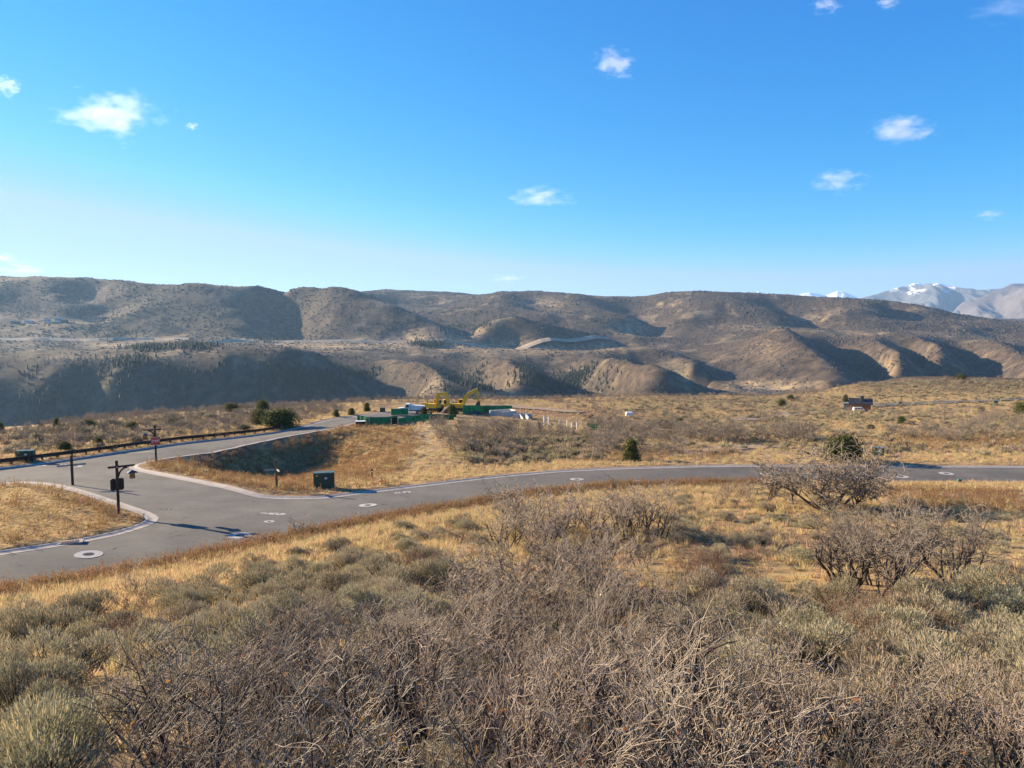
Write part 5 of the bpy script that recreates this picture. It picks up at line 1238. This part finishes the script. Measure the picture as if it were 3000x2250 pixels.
fa = [atpx(a, b) for a, b in ((1047,1240),(1083,1247),(1146,1246))]; fb_ = [atpx(a, b) for a, b in ((1166,1243),(1215,1234),(1262,1229),(1330,1232))]
fence(fa, 1.5, 'green fabric construction fence at the side road, left of the dark opening'); fence(fb_, 1.1, 'green fabric construction fence in front of the excavators, right of the dark opening')
p0, p1 = fa[-1], fb_[0]; t = thing('fence_infill', 'black opening gate panel in the green construction fence', 'infill', p0); d = p1-p0  # black panel put in to stand for the darkness of the fence opening
MB().beam((d.x*.05,d.y*.05,.7),(d.x*.95,d.y*.95,d.z+.7),.05,1.2).build('dark_panel', mblack, t); MB().beam((d.x*.03,d.y*.03-.06,1.45),(d.x*.97,d.y*.97-.06,d.z+1.45),.05,.30).build('green_header', mfence, t)
fence([atpx(1146,1217), atpx(1196,1216)], 1.35, 'short green construction fence behind the front one, before the white truck')
fence([atpx(1356,1212), atpx(1430,1211), atpx(1500,1211)], 1.8, 'green construction fence behind the right excavator')
fence([atpx(1720,1260), atpx(1750,1262)], 1.3, 'small green net fence among oaks right of the white posts')

def excavator(px, py, rz, brz, s, boom, label):
    p = on_ground(px, py); t = thing('excavator', label, 'excavator', p, rz); t.scale = (s,)*3
    for sy in (-1, 1):
        tr = MB(); pr = [(-1.75,.15),(-1.6,.0),(1.6,.0),(1.75,.15),(1.85,.42),(1.7,.72),(1.55,.80),(-1.55,.80),(-1.7,.72),(-1.85,.42)]; tr.prism(pr, sy*.85, sy*1.35); tk = tr.build('track', mtrk, t)
        for k in range(6): MB().tube((-1.35+k*.54, sy*1.36, .28), (-1.35+k*.54, sy*1.40, .28), .19, .19, 10).build('roller', mexy, tk)
    MB().box((0,0,.62), (1.5,1.8,.5)).build('undercarriage', mtrk, t)
    up = Matrix.Rotation(brz, 4, 'Z')
    def part(mb, name, mat, parent=None):
        o = mb.build(name, mat, parent or t)
        if parent is None: o.matrix_local = up
        return o
    part(MB().prism([(-1.9,1.0),(1.25,1.0),(1.25,1.95),(-1.2,2.0),(-1.9,1.8)], -1.25, 1.25), 'house', mexy)
    part(MB().prism([(-2.45,1.05),(-1.92,.98),(-1.92,2.05),(-2.25,2.05),(-2.5,1.75)], -1.28, 1.28), 'counterweight', mexy)
    part(MB().box((-.9,.75,2.08), (.8,.6,.16)), 'engine_cover', mblack); part(MB().tube((-1.3,-.6,1.9),(-1.3,-.6,2.5),.07,.07,8), 'exhaust', mtrk)
    cab = part(MB().prism([(-.2,1.2),(1.22,1.2),(1.35,1.75),(1.15,2.85),(-.15,2.9),(-.25,2.0)], .32, 1.24), 'cab', mexy)
    MB().prism([(.0,1.85),(1.15,1.85),(1.02,2.72),(.02,2.75)], 1.241, 1.26).build('side_window', mglassd, cab); MB().prism([(.0,1.85),(1.15,1.85),(1.02,2.72),(.02,2.75)], .30, .319).build('side_window', mglassd, cab)
    MB().box((1.28,.78,2.2), (.06,.8,.85)).build('windscreen', mglassd, cab); MB().box((-.24,.78,2.4), (.05,.7,.5)).build('rear_window', mglassd, cab)
    (b0, b1, b2, s1, s2) = boom
    bo = MB(); 
    for a, b, w_, h_ in ((b0,b1,.5,.85),(b1,b2,.46,.75)): bo.beam((a[0],-.25,a[1]), (b[0],-.25,b[1]), w_, h_)
    bo.tube((b1[0],-.48,b1[1]),(b1[0],-.02,b1[1]),.30,.30,10); bm_ = part(bo, 'boom', mexy)
    cy = MB(); cy.tube((b0[0]+.35,-.25,b0[1]-.25), ((b0[0]+b1[0])/2+.25,-.25,(b0[1]+b1[1])/2-.1), .08, .06, 8); cy.build('boom_cylinder', msteel, bm_)
    cy = MB(); cy.tube((b1[0],-.25,b1[1]+.38), (b2[0]-.2,-.25,b2[1]+.34), .08, .06, 8); cy.build('stick_cylinder', msteel, bm_)
    st = part(MB().beam((b2[0]-(s1[0]-b2[0])*.12,-.25,b2[1]-(s1[1]-b2[1])*.12), (s1[0],-.25,s1[1]), .42, .6), 'stick', mexy)
    bx, bz = s2; part(MB().prism([(s1[0]-.25,s1[1]+.05),(s1[0]+.3,s1[1]+.1),(bx+.62,bz+.45),(bx+.45,bz-.1),(bx-.1,bz-.35),(bx-.5,bz-.2),(bx-.55,bz+.3)], -.75, .25), 'bucket', mtrk)
    return t
EX1 = ((.9,1.7),(1.3,4.1),(3.3,4.3),(4.1,1.5),(3.9,.7)); EX2 = ((.9,1.7),(1.9,4.0),(4.2,5.2),(4.6,2.4),(4.4,1.3))
excavator(1271, 1207, R(-20), R(-4), .95, EX1, 'yellow excavator on the left with its arm folded over the cab'); excavator(1345, 1206, R(8), R(-10), .95, EX2, 'yellow excavator on the right with its arm raised high')
# loader half hidden behind the earth pile
p = on_ground(1305, 1200); t = thing('wheel_loader', 'yellow loader half hidden behind the earth pile between the excavators', 'loader', p, R(10)); t.scale = (.8,)*3
MB().box((-.6,0,1.35), (2.6,1.5,.9), bev=.08).build('body', mexy, t); MB().box((.1,0,2.95), (1.5,1.6,.12), bev=.03).build('cab_roof', mexy, t); cb = MB().box((.1,0,2.3), (1.25,1.35,1.15)).build('cab_glass', mglassd, t)
for a in (-1,1):
    for b in (-1,1): MB().box((.1+a*.62,b*.68,2.3), (.1,.1,1.2)).build('cab_pillar', mexy, t)
for a in (-1.3,1.0):
    for b in (-1,1): MB().tube((a,b*.75,.75),(a,b*1.15,.75),.75,.75,16).build('wheel', mtrk, t)
# earth piles
def pile(px, py, w, d, h, label, seed):
    p = on_ground(px, py); r = np.random.default_rng(seed); n = 20; V = []; Fa = []
    for i in range(9):
        for k in range(n):
            q = i/8; a = 6.2832*k/n; rad = (1-q)**.8*(1+.18*noise2(np.array([math.cos(a)*2+seed]), np.array([math.sin(a)*2+q*2]))[0]); V.append((w/2*rad*math.cos(a), d/2*rad*math.sin(a), h*(q**.9)-.3*(i == 0)+.06*r.normal()*(0 < i < 8)))
    Fa = [(i*n+k, i*n+(k+1) % n, (i+1)*n+(k+1) % n, (i+1)*n+k) for i in range(8) for k in range(n)]
    o = meshobj('earth_pile', V, Fa, mearth, None, True); o.location = p; return tag(o, label, 'earth pile')
pile(1318, 1212, 4.2, 3.4, 1.9, 'brown earth pile between the two excavators', 3); pile(1395, 1213, 4.0, 3, .7, 'low dark earth heap under the right excavator bucket', 5)
# white truck
p = on_ground(1200, 1211); t = thing('dump_truck', 'white truck parked behind the short green fence', 'truck', p, R(185)); t.scale = (.72,)*3
MB().prism([(1.2,.7),(3.3,.7),(3.35,1.35),(3.1,1.6),(1.9,1.75),(1.2,1.75)], -1.0, 1.0).build('hood', mtw, t)
cb = MB().prism([(-.2,.7),(1.3,.7),(1.3,1.8),(.95,2.75),(-.2,2.8)], -1.1, 1.1).build('cab', mtw, t)
MB().prism([(1.32,1.85),(1.36,1.85),(1.0,2.65),(.96,2.65)], -.95, .95).build('windscreen', mglassd, cb)
for s in (-1, 1): MB().prism([(.15,1.8),(1.1,1.8),(.88,2.55),(.15,2.6)], s*1.101, s*1.12).build('side_window', mglassd, cb); MB().box((1.25,s*1.3,2.1), (.08,.2,.45)).build('mirror', mtw, cb)
MB().box((-2.2,0,.85), (4.4,.9,.3)).build('frame', mtrk, t); bd = MB().prism([(-4.4,1.05),(-.4,1.05),(-.4,2.4),(-4.3,2.2)], -1.2, 1.2).build('dump_bed', mtw, t)
for k in range(5): MB().box((-.9-k*.75,-1.23,1.65), (.1,.06,1.1)).build('bed_rib', mtw, bd)
for x in (2.5,-2.3,-3.4):
    for s in (-1, 1): w_ = MB().tube((x,s*.75,.5),(x,s*1.1,.5),.5,.5,16).build('wheel', mtrk, t); MB().tube((x,s*1.101,.5),(x,s*1.13,.5),.25,.25,10).build('hub', msteel, w_)
for s in (-1, 1): MB().tube((-.35,s*.8,.8),(-.35,s*.8,3.1),.07,.07,8).build('exhaust_stack', msteel, t)
# concrete foundations
def foundation(px, py, rz, walls, label):
    p = on_ground(px, py); t = thing('concrete_foundation', label, 'foundation', p, rz)
    for (x0, y0, x1, y1, h0, h1) in walls:
        a = Vector((x0,y0,0)); b = Vector((x1,y1,0)); d = (b-a).normalized(); sd = Vector((-d.y,d.x,0))*.12
        V = [a-sd+Vector((0,0,-.6)), b-sd+Vector((0,0,-.6)), b+sd+Vector((0,0,-.6)), a+sd+Vector((0,0,-.6)), a-sd+Vector((0,0,h0)), b-sd+Vector((0,0,h1)), b+sd+Vector((0,0,h1)), a+sd+Vector((0,0,h0))]
        MB().add(V, [(0,3,2,1),(4,5,6,7),(0,1,5,4),(1,2,6,5),(2,3,7,6),(3,0,4,7)]).build('concrete_wall', mcw, t)
    return t
foundation(1462, 1219, R(-22), [(-2.0,0,.3,0,1.15,1.15),(.42,0,3.0,1.8,.9,1.1),(-2.12,0,1.0,3.6,1.15,1.15),(1.1,3.6,3.1,1.9,1.2,1.2)], 'pale concrete foundation walls nearest the right end of the site fence')
foundation(1525, 1226, R(-18), [(-1.6,0,-.2,0,.9,.9),(-.1,0,.9,-.8,1.0,.3),(1.0,.6,2.1,-.2,1.0,.3),(-1.5,1.5,2.0,1.5,.9,.9)], 'stepped concrete foundation walls right of the larger foundation')
stake(1455, 1209, 1.7, 0, 'first thin white stake behind the larger foundation', mwhite, .05); stake(1460, 1209, 1.5, 0, 'second thin white stake behind the larger foundation', mwhite, .05); stake(1486, 1206, 2.0, 0, 'tall thin white stake at the rear corner of the larger foundation', mwhite, .06)
p = on_ground(1471, 1200); o = MB().box((0,0,.45), (.18,.12,1.0), bev=.02).build('marker_post', mbluer); o.location = p; tag(o, 'short blue marker post on bare earth behind the foundation', 'post')
ww = ['first','second','third','fourth','fifth','sixth']
for k, (a, b, h) in enumerate([(1594,1240,1.35),(1607,1240,1.35),(1639,1245,1.0),(1662,1250,1.25),(1675,1257,1.2),(1690,1256,1.2)]):
    p = on_ground(a, b+6); t = thing('white_sleeve_post', ww[k]+' white post from the left in the row right of the foundations', 'post', (p.x,p.y,p.z), k*.2, 'white posts beside the foundations')
    MB().tube((0,0,-.3),(0,0,h+.3),.11,.11,12).build('sleeve', mwhite, t); MB().tube((0,0,h+.303),(0,0,h+.34),.13,.13,12).build('collar', mcw, t); MB().tube((0,0,h*.45),(0,0,h*.45+.10),.115,.115,12).build('yellow_band', myel, t)
p = on_ground(1844, 1218); o = MB().prism([(-.9,0),(.9,0),(.9,.6),(.7,.9),(-.7,.9),(-.9,.6)], -.6, .6).build('white_tank', mwhite); o.location = p; tag(o, 'small white tank in the dark cutting in mid plateau', 'tank')
# debris by the fence
p = on_ground(1056, 1247); t = thing('site_skip', 'dark open skip at the left end of the construction fence', 'skip', p, R(5)); 
MB().prism([(-.65,.0),(.65,.0),(.8,.75),(-.8,.75)], -.5, .5).build('bin', mblack, t); MB().box((0,0,.78), (1.7,1.1,.06)).build('rim', mwhite, t)

# ------------------------------------------------------------------ small house beyond the plain
mcedar = simple('cedar_boards', (.36,.16,.05), (.28,.12,.04), 3, .75, .3, .02); mroof = simple('dark_roof', (.030,.032,.040), (.022,.024,.03), 2, .6, .3, .02)
mgrey = simple('grey_cladding', (.20,.21,.20), (.16,.17,.16), 2, .7); mchim = simple('chimney_stone', (.13,.115,.095), (.085,.075,.065), 2.5, .9, .6, .05)
p = on_ground(2520, 1202); hs_ = p.y/235.0
t = thing('small_house', 'small cedar house with dark gable roof and stone chimney on the right plain', 'house', p, R(-24)); t.scale = (hs_,)*3
MB().prism([(-2.5,-.6),(2.5,-.6),(2.5,2.5),(0,3.7),(-2.5,2.5)], -3.0, 3.0, 'X').build('walls', mcedar, t)
for k in range(9): MB().box((-2.8+k*.7,-2.515,1.0), (.05,.03,2.9)).build('batten', mcedar, t)
rf = MB(); 
for s in (-1, 1): rf.add([(-3.6,s*3.2,2.22),(3.6,s*3.2,2.22),(3.6,0,3.82),(-3.6,0,3.82),(-3.6,s*3.2,2.40),(3.6,s*3.2,2.40),(3.6,0,4.0),(-3.6,0,4.0)], [(0,1,2,3),(4,7,6,5),(0,4,5,1),(1,5,6,2),(2,6,7,3),(3,7,4,0)])
ro = rf.build('roof', mroof, t); MB().box((0,0,4.02), (7.3,.3,.08)).build('ridge_cap', mroof, ro)
ch = MB().box((.4,-1.2,3.9), (1.1,1.0,2.0), bev=.04).build('chimney', mchim, t); MB().box((.4,-1.2,4.95), (1.35,1.25,.14)).build('chimney_cap', mgrey, ch)
MB().box((-4.1,.0,.75), (2.1,3.6,2.9)).build('annex', mgrey, t); MB().box((-4.2,0,2.27), (2.6,4.2,.16)).build('annex_roof', mgrey, t)
for x in (-1.9,-.6,.7):
    w_ = MB().box((x,-2.53,1.0), (.8,.08,.9)).build('window', mtimber, t); MB().box((x,-2.58,1.0), (.66,.03,.76)).build('pane', mglassd, w_)
d_ = MB().box((3.02,.2,.8), (.08,1.0,2.1)).build('door', mtimber, t); MB().box((3.08,-.2,.8), (.05,.06,.12)).build('handle', msteel, d_)
p2 = on_ground(2516, 1206); t = thing('parked_van', 'white van parked in front of the small cedar house', 'van', p2, R(-8)); t.scale = (hs_*.9,)*3
MB().prism([(-1.9,.25),(1.9,.25),(1.95,.8),(1.5,1.0),(1.1,1.55),(-1.85,1.6),(-1.95,.9)], -.8, .8).build('body', mtw, t)
for x in (-1.2,-.2,.75):
    for s in (-1, 1): MB().box((x,s*.806,1.2), (.62,.02,.42)).build('window', mglassd, t)
for x in (-1.2,1.2):
    for s in (-1, 1): MB().tube((x,s*.66,.3),(x,s*.84,.3),.32,.32,14).build('wheel', mtrk, t)
def near_ribbon(name, pts, w, mat, lift):
    L = np.array([on_ground(a, b)[:] for a, b in pts]); L = catmull(L, 4); n = offset_line(L, 1); V = []; S5 = (-1,-.5,0,.5,1)
    for k in range(len(L)):
        zs_ = ground_z(L[k,0]+n[k,0]*np.array(S5)*w/2, L[k,1]+n[k,1]*np.array(S5)*w/2)
        for s, z in zip(S5, zs_): V.append((L[k,0]+n[k,0]*s*w/2, L[k,1]+n[k,1]*s*w/2, z+lift))
    Fa = [(k*5+j, k*5+j+1, k*5+j+6, k*5+j+5) for k in range(len(L)-1) for j in range(4)]
    o = meshobj(name, V, Fa, mat, None, True); tag(o, kind='structure'); return o
mdirt = simple('dirt_track', (.30,.215,.14), (.24,.165,.105), .4, .95, .4, .05, world=True)
near_ribbon('far_road', [(2545,1190),(2640,1185),(2760,1180),(2880,1175),(3000,1170),(3120,1166)], 8.5, mas, .22)
near_ribbon('dirt_track', [(2150,1232),(2230,1224),(2310,1214),(2400,1207),(2480,1204)], 6, mdirt, .2)
near_ribbon('dirt_track', [(1990,1338),(2080,1325),(2160,1312),(2250,1308)], 5, mdirt, .12)
near_ribbon('dirt_track', [(1390,1192),(1500,1193),(1600,1200),(1700,1210)], 6, mdirt, .2)
# ------------------------------------------------------------------ houses on the far hill
mhw = simple('far_house_pale', (.62,.58,.52), (.5,.46,.4), .2, .8); mhd = simple('far_house_dark', (.10,.095,.09), (.07,.07,.07), .2, .8)
HL = [(45,947,26,5,'long low house on the far left hillside, nearest the picture edge'),(85,942,22,5,'flat-roofed pale house left of the tall ones on the far hillside'),(143,947,20,9,'tall pale house in the middle of the far hillside group'),(172,946,14,13,'tower-like tan house right in the far hillside group'),(190,947,16,6,'dark low house at the right end of the far hillside group')]
for k, (a, b, w_, h_, lb) in enumerate(HL):
    q = P(a, b, rem(2050)); z = gz(q[0], q[1]); t = thing('hillside_house', lb, 'house', (q[0], q[1], z), .15*k-.3)
    MB().box((0,0,h_/2-2), (w_,10,h_+4)).build('walls', mhw if k not in (0, 4) else mhd, t); MB().box((0,0,h_+.35), (w_+2,12,.7)).build('roof', mhw if k % 2 else mhd, t)
    MB().box((-w_*.2,0,h_+2.2), (w_*.35,7,3)).build('upper_storey', mhw, t)
    for j in range(4): MB().box((-w_*.36+j*w_*.24,-5.05,h_*.5), (w_*.15,.2,h_*.35)).build('window', mglassd, t)

# ------------------------------------------------------------------ clouds above the haze
def cloudmat(seed, dens):
    m = bpy.data.materials.new('cloud_vapour'); m.use_nodes = True; nt = m.node_tree; nt.nodes.clear()
    tc = nt.nodes.new('ShaderNodeTexCoord'); ln = N(nt, 'ShaderNodeVectorMath', operation='LENGTH'); nt.links.new(tc.outputs['Object'], ln.inputs[0])
    ad = N(nt, 'ShaderNodeVectorMath', operation='ADD'); ad.inputs[1].default_value = (seed*7.1, seed*3.3, seed*1.7); nt.links.new(tc.outputs['Object'], ad.inputs[0])
    f = noise_n(nt, ad.outputs[0], 2.1, 8, .62)
    a = N(nt, 'ShaderNodeMath', operation='MULTIPLY_ADD', i_1=3.0, i_2=-1.02); nt.links.new(f, a.inputs[0])
    s = N(nt, 'ShaderNodeMath', operation='SUBTRACT'); nt.links.new(a.outputs[0], s.inputs[0]); nt.links.new(ln.outputs['Value'], s.inputs[1])
    mr = N(nt, 'ShaderNodeMapRange', i_1=-.1, i_2=.6, i_3=0, i_4=dens); nt.links.new(s.outputs[0], mr.inputs[0])
    pv = nt.nodes.new('ShaderNodeVolumePrincipled'); pv.inputs['Color'].default_value = (.97,.97,1,1); pv.inputs['Anisotropy'].default_value = .2; nt.links.new(mr.outputs[0], pv.inputs['Density'])
    ou = nt.nodes.new('ShaderNodeOutputMaterial'); nt.links.new(pv.outputs[0], ou.inputs['Volume']); return m
CL = [(325,335,380,190,9000,1.0,'largest white cloud at upper left'),(20,252,110,70,9000,.8,'small white cloud at the left edge beside the largest one'),(562,370,60,34,9000,.5,'wisp of cloud right of the largest cloud'),(1800,188,170,110,9000,.7,'slanting white cloud high in the middle of the sky'),
      (2640,380,250,115,10000,.8,'plump white cloud at right'),(2455,532,200,95,11000,.7,'flat-based cloud below the plump one at right'),(1580,578,235,85,12000,.7,'long white cloud low in the middle of the sky'),(2900,628,130,46,12000,.4,'faint cloud low at the right edge'),
      (1482,817,140,40,23000,.5,'thin cloud just above the middle hills'),(60,792,200,60,15000,.5,'low wide cloud above the left hill'),(18,758,80,44,14000,.5,'small cloud above the low one at left edge'),(2420,14,110,60,9000,.5,'faint puff at the top edge right of centre'),(2602,8,90,50,9000,.6,'second puff at the top edge, farther right'),(2960,22,330,80,9000,.2,'thin veil of cloud in the top right corner')]
for k, (a, b, w_, h_, Y, dn, lb) in enumerate(CL):
    q = P(a, b, Y); sx = w_/F*Y/2*.98; sz = h_/F*Y/2*.98
    bm = bmesh.new(); bmesh.ops.create_icosphere(bm, subdivisions=3, radius=1.25); me = bpy.data.meshes.new('cloud'); bm.to_mesh(me); bm.free()
    me.materials.append(cloudmat(k+1.3, dn*2.0/sx)); o = link(bpy.data.objects.new('cloud', me)); o.location = q; o.scale = (sx, sx*.6, sz); tag(o, lb, 'cloud')
